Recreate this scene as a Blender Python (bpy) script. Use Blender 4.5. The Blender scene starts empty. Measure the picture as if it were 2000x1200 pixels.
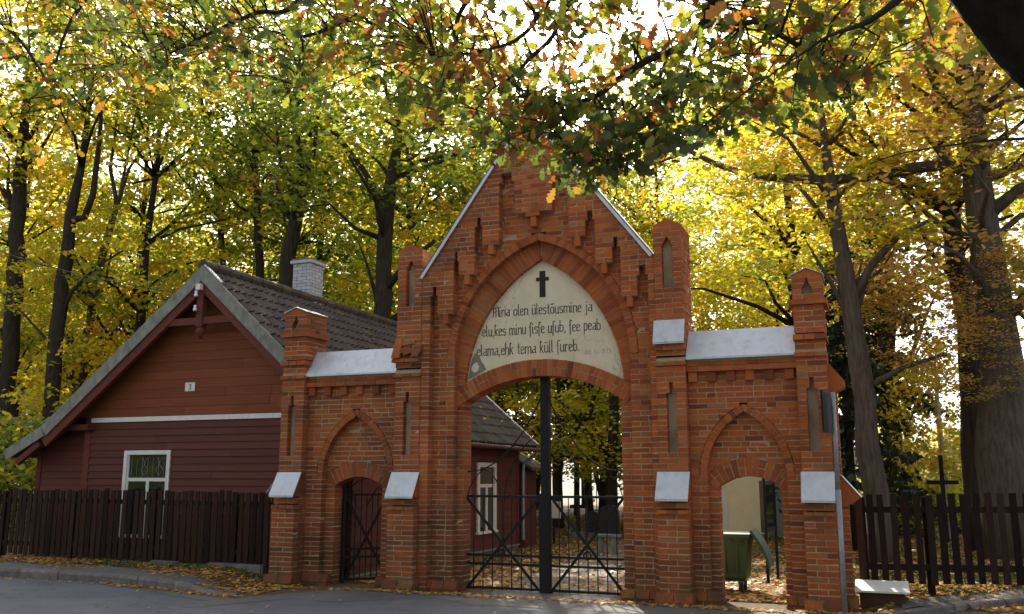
import bpy, bmesh, math, random
import numpy as np
from mathutils import Vector, Matrix
from mathutils.geometry import tessellate_polygon

random.seed(7); rng = np.random.default_rng(7)
S = bpy.context.scene
COL = S.collection

# ------------------------------------------------------------------ camera, sky, sun, exposure
FPX, PSI, TH = 1790.0, math.radians(21.4), math.atan(328/1790.0)
CAM = Vector((0, -14.1, 1.8))
cd = bpy.data.cameras.new('camera'); cam = bpy.data.objects.new('camera', cd); COL.objects.link(cam)
cd.sensor_width = 36; cd.lens = 36*FPX/2000; cd.clip_end = 2000; cd.clip_start = .05
cam.location = CAM; cam.rotation_euler = (math.pi/2+TH, 0, PSI)
S.camera = cam

SUN_EL, SUN_AZ = math.radians(38), math.radians(-24)      # azimuth from +y towards +x
W = bpy.data.worlds.new('World'); S.world = W; W.use_nodes = True
nt = W.node_tree; nt.nodes.clear()
sky = nt.nodes.new('ShaderNodeTexSky'); sky.sky_type = 'NISHITA'; sky.sun_disc = False
sky.sun_elevation = SUN_EL; sky.sun_rotation = SUN_AZ; sky.air_density = 1.0; sky.dust_density = 4.0; sky.ozone_density = 1.0
bg = nt.nodes.new('ShaderNodeBackground'); bg.inputs[1].default_value = .15
wo = nt.nodes.new('ShaderNodeOutputWorld')
hz = nt.nodes.new('ShaderNodeHueSaturation'); hz.inputs['Saturation'].default_value = .4
nt.links.new(sky.outputs[0], hz.inputs['Color']); nt.links.new(hz.outputs[0], bg.inputs[0]); nt.links.new(bg.outputs[0], wo.inputs[0])
sl = bpy.data.lights.new('sun', 'SUN'); sl.energy = 4.5; sl.angle = math.radians(.5); sl.color = (1, .93, .8)
sun = bpy.data.objects.new('sun', sl); COL.objects.link(sun)
sdir = Vector((math.sin(SUN_AZ)*math.cos(SUN_EL), math.cos(SUN_AZ)*math.cos(SUN_EL), math.sin(SUN_EL)))
sun.rotation_euler = sdir.to_track_quat('Z', 'Y').to_euler(); sun.location = (-10, 20, 30)
S.view_settings.view_transform = 'Standard'; S.view_settings.look = 'None'
S.view_settings.exposure = 1.25; S.view_settings.gamma = 1
S.render.engine = 'CYCLES'
S.cycles.use_denoising = True
S.cycles.max_bounces = 8; S.cycles.diffuse_bounces = 5; S.cycles.transmission_bounces = 5; S.cycles.glossy_bounces = 3
S.cycles.sample_clamp_indirect = 6

# ------------------------------------------------------------------ pixels of the photograph to positions
fw = Vector((-math.sin(PSI)*math.cos(TH), math.cos(PSI)*math.cos(TH), math.sin(TH)))
rt = Vector((math.cos(PSI), math.sin(PSI), 0)); upv = rt.cross(fw)
def ray(u, v): return fw*FPX + rt*(u-1000) - upv*(v-600)
def PY(u, v, Y): d = ray(u, v); return CAM + d*((Y-CAM.y)/d.y)
def PX(u, v, X): d = ray(u, v); return CAM + d*((X-CAM.x)/d.x)
def PZ(u, v, Z): d = ray(u, v); return CAM + d*((Z-CAM.z)/d.z)
def MPP(u, v, Y): return (PY(u, v, Y)-CAM).dot(fw)/FPX        # metres per pixel there

# ------------------------------------------------------------------ object helpers
ORG = {}
def tagp(o, label=None, cat=None, group=None, kind=None):
    if label: o['label'] = label
    if cat: o['category'] = cat
    if group: o['group'] = group
    if kind: o['kind'] = kind
    return o
def thing(name, label, cat, loc=(0, 0, 0), group=None):
    o = bpy.data.objects.new(name, None); COL.objects.link(o); o.location = loc; o.empty_display_size = .2
    ORG[o.name] = Vector(loc)
    return tagp(o, label, cat, group)
def link(name, me, mat, parent=None, label=None, kind=None):
    o = bpy.data.objects.new(name, me); COL.objects.link(o)
    if mat is not None and not me.materials: me.materials.append(mat)
    if parent is not None:
        o.parent = parent
        if parent.name in ORG: o.location = -ORG[parent.name]
    return tagp(o, label, None, None, kind)
def copy_tree(o, parent=None):
    c = o.copy(); COL.objects.link(c)
    if parent is not None: c.parent = parent
    for ch in list(o.children): copy_tree(ch, c)
    return c

class MB:
    def __init__(s): s.v = []; s.f = []; s.r = []
    def add(s, vs, fs, r=None):
        b = len(s.v); s.v += [tuple(p) for p in vs]; r = random.random() if r is None else r
        for f in fs: s.f.append([i+b for i in f]); s.r.append(r)
        return s
    def box(s, x0, x1, y0, y1, z0, z1, r=None):
        return s.add([(x0,y0,z0),(x1,y0,z0),(x1,y1,z0),(x0,y1,z0),(x0,y0,z1),(x1,y0,z1),(x1,y1,z1),(x0,y1,z1)],
            [(0,3,2,1),(4,5,6,7),(0,1,5,4),(1,2,6,5),(2,3,7,6),(3,0,4,7)], r)
    def hexa(s, a, d, r=None):             # a: 4 points of the outer face, d: inward vector
        d = Vector(d); b = [Vector(p)+d for p in a]
        return s.add(list(a)+b, [(0,1,2,3),(7,6,5,4),(0,4,5,1),(1,5,6,2),(2,6,7,3),(3,7,4,0)], r)
    def poly(s, outer, y0, y1, holes=(), r=None):      # (x,z) polygon extruded along y
        loops = [list(outer)]+[list(h) for h in holes]
        flat = [p for l in loops for p in l]; n = len(flat)
        tri = tessellate_polygon([[Vector((p[0], p[1], 0)) for p in l] for l in loops])
        vs = [(p[0], y0, p[1]) for p in flat]+[(p[0], y1, p[1]) for p in flat]
        fs = []
        for t in tri: fs.append(tuple(t)); fs.append(tuple(i+n for i in reversed(t)))
        b = 0
        for l in loops:
            m = len(l)
            for i in range(m):
                j = (i+1) % m; fs.append((b+i, b+j, b+j+n, b+i+n))
            b += m
        return s.add(vs, fs, r)
    def bar(s, p, q, w, h=None, up=(0, 0, 1), r=None):   # rectangular bar from p to q
        p, q = Vector(p), Vector(q); h = h or w; t = (q-p).normalized(); u = Vector(up)
        if abs(t.dot(u)) > .98: u = Vector((0, 1, 0))
        a = t.cross(u).normalized()*w/2; c = a.cross(t).normalized()*h/2
        vs = [p-a-c, p+a-c, p+a+c, p-a+c, q-a-c, q+a-c, q+a+c, q-a+c]
        return s.add(vs, [(0,1,2,3),(7,6,5,4),(0,4,5,1),(1,5,6,2),(2,6,7,3),(3,7,4,0)], r)
    def tube(s, pts, rad, n=8, wob=0, r=None):
        pts = [Vector(p) for p in pts]; m = len(pts); vs = []
        if not hasattr(rad, '__len__'): rad = [rad]*m
        ref = Vector((.31, .17, .93))
        for i, p in enumerate(pts):
            t = (pts[min(i+1, m-1)]-pts[max(i-1, 0)]).normalized()
            if i == 0: u = t.cross(Vector((1, .2, 0)) if abs(t.z) > .8 else Vector((0, 0, 1))).normalized()
            else: u = (u-t*u.dot(t)).normalized()
            w = t.cross(u)
            for k in range(n):
                a = 2*math.pi*k/n; rr = rad[i]*(1+wob*random.uniform(-1, 1))
                vs.append(p+(u*math.cos(a)+w*math.sin(a))*rr)
        fs = [(i*n+k, i*n+(k+1) % n, (i+1)*n+(k+1) % n, (i+1)*n+k) for i in range(m-1) for k in range(n)]
        fs += [tuple(range(n-1, -1, -1)), tuple((m-1)*n+k for k in range(n))]
        return s.add(vs, fs, r)
    def mesh(s, name='m', smooth=False):
        me = bpy.data.meshes.new(name); me.from_pydata(s.v, [], s.f)
        a = me.attributes.new('rnd', 'FLOAT', 'FACE'); a.data.foreach_set('value', np.array(s.r, dtype=np.float32))
        bm = bmesh.new(); bm.from_mesh(me); bmesh.ops.recalc_face_normals(bm, faces=bm.faces); bm.to_mesh(me); bm.free()
        if smooth: me.polygons.foreach_set('use_smooth', [True]*len(me.polygons))
        return me
    def build(s, name, mat, parent=None, label=None, kind=None, smooth=False):
        return link(name, s.mesh(name, smooth), mat, parent, label, kind)

# ------------------------------------------------------------------ materials
def material(name):
    m = bpy.data.materials.new(name); m.use_nodes = True; t = m.node_tree
    b = t.nodes['Principled BSDF']; return m, t, b
def N(t, typ, **k):
    n = t.nodes.new(typ)
    for a, v in k.items(): setattr(n, a, v)
    return n
def ramp(t, fac, stops, interp='LINEAR'):
    n = N(t, 'ShaderNodeValToRGB'); n.color_ramp.interpolation = interp; e = n.color_ramp.elements
    while len(e) > 1: e.remove(e[0])
    e[0].position = stops[0][0]; e[0].color = (*stops[0][1], 1)
    for p, c in stops[1:]:
        q = e.new(p); q.color = (*c, 1)
    if fac is not None: t.links.new(fac, n.inputs[0])
    return n.outputs[0]
def noise(t, scale, detail=4, rough=.6, vec=None, stretch=None):
    n = N(t, 'ShaderNodeTexNoise'); n.inputs['Scale'].default_value = scale; n.inputs['Detail'].default_value = detail; n.inputs['Roughness'].default_value = rough
    if vec is None:
        g = N(t, 'ShaderNodeNewGeometry'); vec = g.outputs['Position']
    if stretch:
        mp = N(t, 'ShaderNodeMapping'); mp.inputs['Scale'].default_value = stretch; t.links.new(vec, mp.inputs[0]); vec = mp.outputs[0]
    t.links.new(vec, n.inputs['Vector']); return n.outputs['Fac']
def mixc(t, fac, a, b, mode='MIX'):
    n = N(t, 'ShaderNodeMix', data_type='RGBA', blend_type=mode)
    for s, v in ((n.inputs['Factor'], fac), (n.inputs['A'], a), (n.inputs['B'], b)):
        if hasattr(v, 'links'): t.links.new(v, s)
        elif isinstance(v, tuple): s.default_value = (*v, 1)
        else: s.default_value = v
    return n.outputs['Result']
def maprange(t, v, a, b, c=0, d=1):
    n = N(t, 'ShaderNodeMapRange'); t.links.new(v, n.inputs[0])
    for i, x in enumerate((a, b, c, d)): n.inputs[i+1].default_value = x
    return n.outputs[0]
def bump(t, b, h, dist=.01, strength=.6):
    n = N(t, 'ShaderNodeBump'); n.inputs['Distance'].default_value = dist; n.inputs['Strength'].default_value = strength
    t.links.new(h, n.inputs['Height']); t.links.new(n.outputs[0], b.inputs['Normal'])
def attr(t, name='rnd'):
    return N(t, 'ShaderNodeAttribute', attribute_name=name).outputs['Fac']
def simple(name, c1, c2, scale=8, rough=.8, metal=0, bumpd=0, stretch=None, spec=.3, useattr=0):
    m, t, b = material(name)
    n = noise(t, scale, 5, .65, None, stretch)
    c = ramp(t, n, [(.3, c1), (.7, c2)])
    if useattr:
        a = maprange(t, attr(t), 0, 1, 1-useattr, 1+useattr)
        cc = N(t, 'ShaderNodeCombineColor')
        for i in range(3): t.links.new(a, cc.inputs[i])
        c = mixc(t, 1.0, c, cc.outputs[0], 'MULTIPLY')
    t.links.new(c, b.inputs['Base Color']); b.inputs['Roughness'].default_value = rough; b.inputs['Metallic'].default_value = metal
    b.inputs['Specular IOR Level'].default_value = spec
    if bumpd: bump(t, b, n, bumpd)
    return m

M = {}
def brick_material():
    m, t, b = material('old_brick')
    c = ramp(t, attr(t), [(0, (.20,.052,.022)), (.1, (.32,.08,.026)), (.5, (.42,.108,.031)), (.85, (.47,.135,.038)), (.95, (.41,.15,.05)), (1, (.31,.13,.055))])
    n1 = noise(t, 28, 5, .7); c = mixc(t, maprange(t, n1, .45, .8, 0, .5), c, (.12,.045,.025))
    n3 = noise(t, 60, 3, .6); c = mixc(t, maprange(t, n3, .62, .8, 0, .4), c, (.42,.30,.2))
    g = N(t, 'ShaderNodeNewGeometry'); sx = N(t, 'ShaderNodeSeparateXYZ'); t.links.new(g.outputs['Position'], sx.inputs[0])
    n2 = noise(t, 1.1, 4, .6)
    lw = maprange(t, sx.outputs['Z'], 2.2, 0.0, 0, .22); lf = maprange(t, sx.outputs['X'], -4.0, -8.0, 0, .16)  # soot and moss darken foot and left; shade is painted into the left
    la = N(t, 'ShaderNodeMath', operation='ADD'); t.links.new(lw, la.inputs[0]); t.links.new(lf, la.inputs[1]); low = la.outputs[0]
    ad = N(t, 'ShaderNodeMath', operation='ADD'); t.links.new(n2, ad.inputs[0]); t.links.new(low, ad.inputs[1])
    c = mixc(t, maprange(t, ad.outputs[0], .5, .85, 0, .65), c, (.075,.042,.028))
    n4 = noise(t, 5, 5, .7); ms = N(t, 'ShaderNodeMath', operation='MULTIPLY'); t.links.new(maprange(t, sx.outputs['Z'], .75, .0, 0, 1), ms.inputs[0]); t.links.new(maprange(t, n4, .42, .62, 0, .7), ms.inputs[1])
    c = mixc(t, ms.outputs[0], c, (.05,.055,.022))
    t.links.new(c, b.inputs['Base Color']); b.inputs['Roughness'].default_value = .9; b.inputs['Specular IOR Level'].default_value = .2
    bump(t, b, n1, .012, .7); return m
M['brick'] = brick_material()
def mortar_material():
    m, t, b = material('lime_mortar')
    n1 = noise(t, 40, 5, .7); n2 = noise(t, 1.3, 4, .6)
    c = ramp(t, n1, [(.3, (.34,.24,.15)), (.7, (.50,.38,.26))])
    c = mixc(t, maprange(t, n2, .48, .70, 0, .7), c, (.15,.10,.068))
    t.links.new(c, b.inputs['Base Color']); b.inputs['Roughness'].default_value = .95
    bump(t, b, n1, .006, .5); return m
M['mortar'] = mortar_material()
def plaster_material():
    m, t, b = material('cream_plaster')
    n1 = noise(t, 3, 5, .65); n2 = noise(t, 30, 4, .6)
    c = ramp(t, n1, [(.3, (.64,.55,.39)), (.65, (.77,.67,.49))])
    c = mixc(t, maprange(t, n2, .55, .8, 0, .35), c, (.42,.36,.27))
    v = N(t, 'ShaderNodeTexVoronoi', feature='DISTANCE_TO_EDGE'); v.inputs['Scale'].default_value = 1.3
    g = N(t, 'ShaderNodeNewGeometry'); ns = N(t, 'ShaderNodeTexNoise'); ns.inputs['Scale'].default_value = 3
    t.links.new(g.outputs['Position'], ns.inputs['Vector']); mv = N(t, 'ShaderNodeMix', data_type='RGBA'); mv.inputs['Factor'].default_value = .35
    t.links.new(g.outputs['Position'], mv.inputs['A']); t.links.new(ns.outputs['Color'], mv.inputs['B']); t.links.new(mv.outputs['Result'], v.inputs['Vector'])
    crack = maprange(t, v.outputs['Distance'], 0, .006, .55, 0)
    c = mixc(t, crack, c, (.2,.16,.11))
    t.links.new(c, b.inputs['Base Color']); b.inputs['Roughness'].default_value = .95; b.inputs['Specular IOR Level'].default_value = .1
    bump(t, b, n2, .004, .4); return m
M['plaster'] = plaster_material()
def zinc_material():
    m, t, b = material('zinc_sheet')
    n1 = noise(t, 5, 5, .65); n2 = noise(t, 60, 3, .5)
    c = ramp(t, n1, [(.3, (.50,.53,.56)), (.7, (.66,.68,.70))]); c = mixc(t, maprange(t, n2, .55, .8, 0, .3), c, (.42,.45,.48))
    t.links.new(c, b.inputs['Base Color']); b.inputs['Metallic'].default_value = .35
    n3 = noise(t, 9, 5, .7, None, (1, 1, .25)); c = mixc(t, maprange(t, n3, .52, .72, 0, .5), c, (.30,.30,.28)); t.links.new(c, b.inputs['Base Color'])
    t.links.new(maprange(t, n1, .3, .7, .38, .65), b.inputs['Roughness']); bump(t, b, noise(t, 2.2, 3, .5), .03, .35); return m
M['zinc'] = zinc_material()
M['iron'] = simple('black_iron', (.006,.006,.006), (.014,.013,.012), 20, .65, 0, 0, None, .25)
M['wood_fence'] = simple('dark_fence_wood', (.013,.0065,.0045), (.036,.017,.011), 9, .85, 0, .004, (6, 6, .6), .2, .55)
M['board_up'] = simple('red_brown_gable_boards', (.155,.042,.016), (.23,.064,.024), 4, .75, 0, .003, (.5, .5, 8), .25, .12)
M['board_low'] = simple('maroon_wall_boards', (.085,.022,.015), (.125,.034,.022), 5, .7, 0, .002, (.5, .5, 8), .3, .14)
M['timber'] = simple('red_brown_timber', (.10,.026,.017), (.15,.04,.025), 6, .75, 0, .003, None, .25, .1)
M['fascia'] = simple('weathered_grey_board', (.14,.14,.115), (.3,.29,.25), 7, .9, 0, .004, (1, 1, .6), .2)
M['white'] = simple('white_paint', (.62,.60,.54), (.74,.72,.66), 14, .6, 0, 0, None, .4)
M['porcelain'] = simple('white_porcelain', (.75,.75,.7), (.85,.85,.82), 10, .25, 0, 0, None, .5)
M['house_core'] = simple('dark_wall_core', (.03,.012,.01), (.04,.018,.014), 5, .95)
def tile_material():
    m, t, b = material('mossy_roof_tile')
    n1 = noise(t, 7, 5, .7); n2 = noise(t, 1.2, 4, .6)
    c = ramp(t, attr(t), [(0, (.035,.024,.019)), (.6, (.062,.042,.032)), (1, (.085,.058,.042))])
    c = mixc(t, maprange(t, n1, .5, .75, 0, .7), c, (.055,.052,.022))
    c = mixc(t, maprange(t, n2, .5, .7, 0, .5), c, (.03,.028,.02))
    t.links.new(c, b.inputs['Base Color']); b.inputs['Roughness'].default_value = .85; bump(t, b, n1, .01, .5); return m
M['tile'] = tile_material()
M['chimney_brick'] = simple('whitewashed_brick', (.34,.35,.36), (.52,.53,.54), 12, .9, 0, .005, None, .2, .12)
M['chimney_mortar'] = simple('grey_joint', (.1,.1,.1), (.2,.2,.2), 20, .95)
def asphalt_material(name, a, bb, sc=1.0):
    m, t, b = material(name)
    n1 = noise(t, 140, 3, .7); n2 = noise(t, .7, 5, .6); n3 = noise(t, 9, 5, .7)
    c = ramp(t, n2, [(.35, a), (.68, bb)]); c = mixc(t, maprange(t, n1, .5, .75, 0, .45), c, tuple(x*2.1 for x in bb))
    c = mixc(t, maprange(t, n3, .55, .75, 0, .3), c, tuple(x*.6 for x in a))
    v = N(t, 'ShaderNodeTexVoronoi', feature='DISTANCE_TO_EDGE'); v.inputs['Scale'].default_value = .45
    g = N(t, 'ShaderNodeNewGeometry'); ns = N(t, 'ShaderNodeTexNoise'); ns.inputs['Scale'].default_value = 2
    t.links.new(g.outputs['Position'], ns.inputs['Vector']); mv = N(t, 'ShaderNodeMix', data_type='RGBA'); mv.inputs['Factor'].default_value = .5
    t.links.new(g.outputs['Position'], mv.inputs['A']); t.links.new(ns.outputs['Color'], mv.inputs['B']); t.links.new(mv.outputs['Result'], v.inputs['Vector'])
    c = mixc(t, maprange(t, v.outputs['Distance'], 0, .004, .6, 0), c, (.012,.012,.012))
    t.links.new(c, b.inputs['Base Color']); b.inputs['Roughness'].default_value = .85; b.inputs['Specular IOR Level'].default_value = .3
    bump(t, b, n1, .006, .6); return m
M['asphalt'] = asphalt_material('road_asphalt', (.085,.086,.095), (.125,.125,.135))
M['asphalt_old'] = asphalt_material('footway_asphalt', (.09,.082,.075), (.14,.128,.115))
M['kerb'] = simple('kerb_concrete', (.10,.085,.08), (.21,.19,.175), 9, .95, 0, .01, None, .2, .15)
def soil_material():
    m, t, b = material('leafy_soil')
    n1 = noise(t, 14, 6, .75); n2 = noise(t, .5, 4, .6)
    c = ramp(t, n1, [(.25, (.03,.02,.012)), (.5, (.10,.052,.022)), (.62, (.17,.085,.03)), (.75, (.26,.15,.05))])
    c = mixc(t, maprange(t, n2, .5, .62, 0, .75), c, ramp(t, n1, [(.3, (.02,.03,.008)), (.7, (.07,.085,.02))]))
    t.links.new(c, b.inputs['Base Color']); b.inputs['Roughness'].default_value = .95; bump(t, b, n1, .04, .7); return m
M['soil'] = soil_material()
def bark_material(name, a, bb, green=.3):
    m, t, b = material(name)
    n1 = noise(t, 9, 5, .7, None, (1.6, 1.6, .28)); n2 = noise(t, 1.5, 4, .6)
    c = ramp(t, n1, [(.3, a), (.7, bb)]); c = mixc(t, maprange(t, n2, .5, .75, 0, green), c, (.05,.055,.02))
    t.links.new(c, b.inputs['Base Color']); b.inputs['Roughness'].default_value = .95; b.inputs['Specular IOR Level'].default_value = .1
    bump(t, b, n1, .03, .9); return m
M['bark'] = bark_material('dark_bark', (.018,.014,.011), (.06,.048,.036))
M['bark_grey'] = bark_material('grey_brown_bark', (.045,.035,.026), (.125,.1,.078))
M['bark_shaded'] = bark_material('shaded_limb_bark', (.004,.0035,.003), (.016,.013,.01), .1)  # canopy shade put into the bark colour, for the corner limb
M['birch'] = simple('birch_bark', (.18,.16,.14), (.55,.52,.48), 7, .8, 0, .004, (1, 1, 4))
def leaf_material(name, stops, trans=.55):
    m = bpy.data.materials.new(name); m.use_nodes = True; t = m.node_tree; t.nodes.clear()
    o = N(t, 'ShaderNodeOutputMaterial'); c = ramp(t, attr(t), stops)
    n1 = noise(t, 25, 2, .5); c = mixc(t, maprange(t, n1, .45, .75, 0, .35), c, (.06,.045,.01))
    d = N(t, 'ShaderNodeBsdfDiffuse'); tr = N(t, 'ShaderNodeBsdfTranslucent'); gl = N(t, 'ShaderNodeBsdfGlossy'); gl.inputs['Roughness'].default_value = .45
    t.links.new(c, d.inputs[0])
    hs = N(t, 'ShaderNodeHueSaturation'); hs.inputs['Saturation'].default_value = 1.0; hs.inputs['Value'].default_value = 1.5; t.links.new(c, hs.inputs['Color']); t.links.new(hs.outputs[0], tr.inputs[0])
    mx = N(t, 'ShaderNodeMixShader'); mx.inputs[0].default_value = trans; t.links.new(d.outputs[0], mx.inputs[1]); t.links.new(tr.outputs[0], mx.inputs[2])
    m2 = N(t, 'ShaderNodeMixShader'); m2.inputs[0].default_value = .04; t.links.new(mx.outputs[0], m2.inputs[1]); t.links.new(gl.outputs[0], m2.inputs[2])
    t.links.new(m2.outputs[0], o.inputs[0]); return m
M['leaf_oak'] = leaf_material('oak_leaves', [(0, (.035,.055,.010)), (.35, (.07,.10,.014)), (.55, (.14,.165,.016)), (.72, (.26,.25,.02)), (.84, (.30,.17,.02)), (.92, (.27,.09,.015)), (1, (.15,.05,.015))])
M['leaf_green'] = leaf_material('green_turning_leaves', [(0, (.05,.085,.014)), (.4, (.13,.175,.02)), (.65, (.30,.33,.028)), (.88, (.56,.47,.035)), (1, (.52,.3,.03))])
M['leaf_yellow'] = leaf_material('yellow_maple_leaves', [(0, (.20,.25,.025)), (.3, (.45,.43,.03)), (.6, (.68,.52,.035)), (.85, (.70,.43,.03)), (1, (.52,.24,.03))])
M['leaf_brown'] = leaf_material('brown_oak_leaves', [(0, (.24,.2,.035)), (.35, (.45,.31,.07)), (.65, (.48,.27,.08)), (1, (.34,.15,.05))])
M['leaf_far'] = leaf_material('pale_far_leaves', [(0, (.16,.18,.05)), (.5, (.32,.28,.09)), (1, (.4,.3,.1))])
M['needle'] = leaf_material('spruce_needles', [(0, (.012,.025,.01)), (1, (.035,.055,.02))], .25)
M['litter'] = leaf_material('fallen_leaves', [(0, (.22,.085,.025)), (.3, (.42,.19,.045)), (.6, (.55,.31,.08)), (.85, (.62,.42,.14)), (1, (.52,.42,.22))], .2)
M['grass'] = leaf_material('grass_blades', [(0, (.03,.06,.01)), (1, (.10,.13,.025))], .3)
def glass_material():
    m, t, b = material('window_glass'); b.inputs['Base Color'].default_value = (.012,.014,.013,1); b.inputs['Roughness'].default_value = .06
    n = noise(t, 1.5, 2, .5); bump(t, b, n, .01, .08); b.inputs['Specular IOR Level'].default_value = .5; return m
M['glass'] = glass_material()
M['green_plastic'] = simple('green_plastic', (.018,.05,.022), (.028,.07,.03), 4, .5, 0, 0, None, .4)
M['rubber'] = simple('black_rubber', (.012,.012,.012), (.025,.025,.025), 10, .8)
M['stucco'] = simple('cream_stucco', (.72,.60,.36), (.80,.68,.43), 3, .95, 0, .003, None, .1)
M['stucco_grey'] = simple('bluish_grey_wall', (.2,.23,.25), (.27,.3,.32), 3, .95)
M['galv'] = simple('galvanised_steel', (.20,.21,.21), (.32,.33,.33), 15, .5, .4)
M['dark_panel'] = simple('dark_green_board', (.01,.015,.014), (.02,.03,.026), 6, .35, 0, 0, None, .5)
M['stone'] = simple('grey_stone', (.09,.08,.07), (.2,.18,.155), 6, .95, 0, .015, None, .2)
M['granite'] = simple('dark_granite', (.012,.012,.013), (.05,.05,.052), 15, .5)
M['paint_black'] = simple('black_paint', (.012,.011,.01), (.05,.045,.04), 45, .8)
M['paint_faded'] = simple('faded_grey_paint', (.2,.17,.13), (.33,.28,.21), 35, .9)
M['render_grey'] = simple('bare_grey_render', (.2,.17,.12), (.3,.26,.19), 18, .95, 0, .005)
M['limewash'] = simple('pale_filler', (.58,.55,.47), (.7,.66,.57), 18, .95, 0, .003)
M['brownboard'] = simple('brown_painted_box', (.05,.018,.012), (.08,.03,.02), 7, .6)
M['print'] = simple('sign_print', (.02,.02,.02), (.05,.05,.05), 20, .6)
M['hill'] = simple('far_wooded_hill', (.05,.075,.07), (.09,.11,.09), .2, 1)

# ================================================================== THE SETTING
def sst(a, b, x):
    t = min(1, max(0, (x-a)/(b-a))) if a != b else 0
    return t*t*(3-2*t)
RZ = -.05                                            # road level
KP = [PZ(u, v, RZ) for u, v in ((-700, 1100), (-200, 1118), (0, 1128), (150, 1135), (300, 1150), (400, 1161), (450, 1166))]
def kerb_y(x):
    if x <= KP[0].x: return KP[0].y
    for a, b in zip(KP, KP[1:]):
        if x <= b.x: return a.y+(b.y-a.y)*(x-a.x)/(b.x-a.x)
    return KP[-1].y
KR = [PZ(u, v, RZ) for u, v in ((1745, 1201), (1800, 1199), (1900, 1195), (2000, 1183), (2200, 1160), (2600, 1130))]
def kerbr_y(x):
    if x <= KR[0].x: return -9
    for a, b in zip(KR, KR[1:]):
        if x <= b.x: return a.y+(b.y-a.y)*(x-a.x)/(b.x-a.x)
    return KR[-1].y+(x-KR[-1].x)*.8
def ground_z(x, y):
    z = -.075
    bl = 1-sst(-11.2, -9.5, x)
    if x < -9.4:
        ky = kerb_y(x); z += bl*(.13*sst(ky+.03, ky+.13, y)+.1*sst(ky+.3, .1, y))
    if x > -.3:
        ky = kerbr_y(x); z += sst(-.3, .5, x)*(.10*sst(ky+.02, ky+.12, y)+.12*sst(ky+.15, ky+1.0, y))
    z -= .06*sst(1, 8, y)
    if y > 30: z -= .03*(y-30)*sst(30, 60, y)
    return z
def sheet(name, xs, ys, zf, mat, keep=None, kind='structure'):
    vs = [(x, y, zf(x, y)) for y in ys for x in xs]; nx = len(xs); fs = []
    for j in range(len(ys)-1):
        for i in range(nx-1):
            if keep is None or keep((xs[i]+xs[i+1])/2, (ys[j]+ys[j+1])/2): fs.append((j*nx+i, j*nx+i+1, (j+1)*nx+i+1, (j+1)*nx+i))
    me = bpy.data.meshes.new(name); me.from_pydata(vs, [], fs); me.polygons.foreach_set('use_smooth', [True]*len(fs))
    return link(name, me, mat, None, None, kind)
gx = sorted(set([-600, -300, -150, -90, -60, -45, -35, -28, -24]+list(np.arange(-22, 6.01, .2).round(3))+[7, 8, 10, 13, 18, 26, 40, 70, 120, 250, 600]))
gy = sorted(set([-300, -120, -60, -30, -15, -10, -7, -5, -4]+list(np.arange(-3.4, 3.01, .08).round(3))+list(np.arange(3.4, 24, .8).round(2))+[26, 30, 36, 44, 54, 70, 90, 130, 200, 320, 600]))
sheet('ground', gx, gy, ground_z, M['soil'])
def road_edge(x):
    if x < -9.3: return kerb_y(x)+.06
    if x > KR[0].x: return kerbr_y(x)+.06
    return kerb_y(-9.3)+.06+(-.5-kerb_y(-9.3)-.06)*sst(-9.3, -8.2, x)+sst(-1.2, KR[0].x, x)*(KR[0].y+.56)
rx = sorted(set([-600, -200, -80, -40, -26]+list(np.arange(-20, 6.01, .25).round(3))+[8, 12, 20, 40, 100, 300, 600]))
def road_mesh():
    vs = []; fs = []; n = len(rx)
    for x in rx: vs += [(x, -600, RZ-.01), (x, -60, RZ), (x, -8, RZ), (x, -3.2, RZ), (x, road_edge(x), RZ)]
    for i in range(n-1):
        for k in range(4): fs.append((i*5+k, i*5+5+k, i*5+6+k, i*5+1+k))
    me = bpy.data.meshes.new('road'); me.from_pydata(vs, [], fs); return me
link('road', road_mesh(), M['asphalt'], None, None, 'structure')
# worn apron in front of the gate and the footway behind the kerb
def strip(name, pts, mat, zoff):
    vs = [(x, y, z) for x, y, z in pts]; n = len(vs)//2
    me = bpy.data.meshes.new(name); me.from_pydata(vs, [], [(2*i, 2*i+2, 2*i+3, 2*i+1) for i in range(n-1)])
    return link(name, me, mat, None, None, 'structure')
ap = []
for x in np.arange(-13.2, 1.0, .2):
    ye = road_edge(x); w = 1.0+.35*math.sin(x*1.3)+.2*math.sin(x*3.1)
    if x < -9.3: w = .55*sst(-13.2, -9.3, x)
    ap += [(x, ye-.02-w, RZ+.004), (x, ye-.02, RZ+.004)]
strip('apron', ap, M['asphalt_old'], 0)
fwp = []
for x in np.arange(-21, -9.55, .2):
    ky = kerb_y(x); w = .72*(1-.5*sst(-11.5, -9.6, x))
    fwp += [(x, ky+.14, max(ground_z(x, ky+.14), ground_z(x, ky+.3))+.008), (x, ky+.14+w+.05*math.sin(3*x), ground_z(x, ky+.14+w)+.012)]
strip('footway', fwp, M['asphalt_old'], 0)
rs = []
for x in np.arange(.2, 6, .2):
    ky = kerbr_y(x); rs += [(x, ky+.13, ground_z(x, ky+.16)+.01), (x, ky+.62, ground_z(x, ky+.62)+.012)]
strip('side_footway', rs, M['asphalt_old'], 0)
# asphalt path through the gate
pp = []
for y in np.arange(-.45, 14, .5):
    pp += [(-5.9-.12*y, y, ground_z(-5.9-.12*y, y)+.012), (-3.9-.1*y, y, ground_z(-3.9-.1*y, y)+.012)]
strip('path', [p for i in range(0, len(pp), 2) for p in (pp[i+1], pp[i])], M['asphalt_old'], 0)

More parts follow.
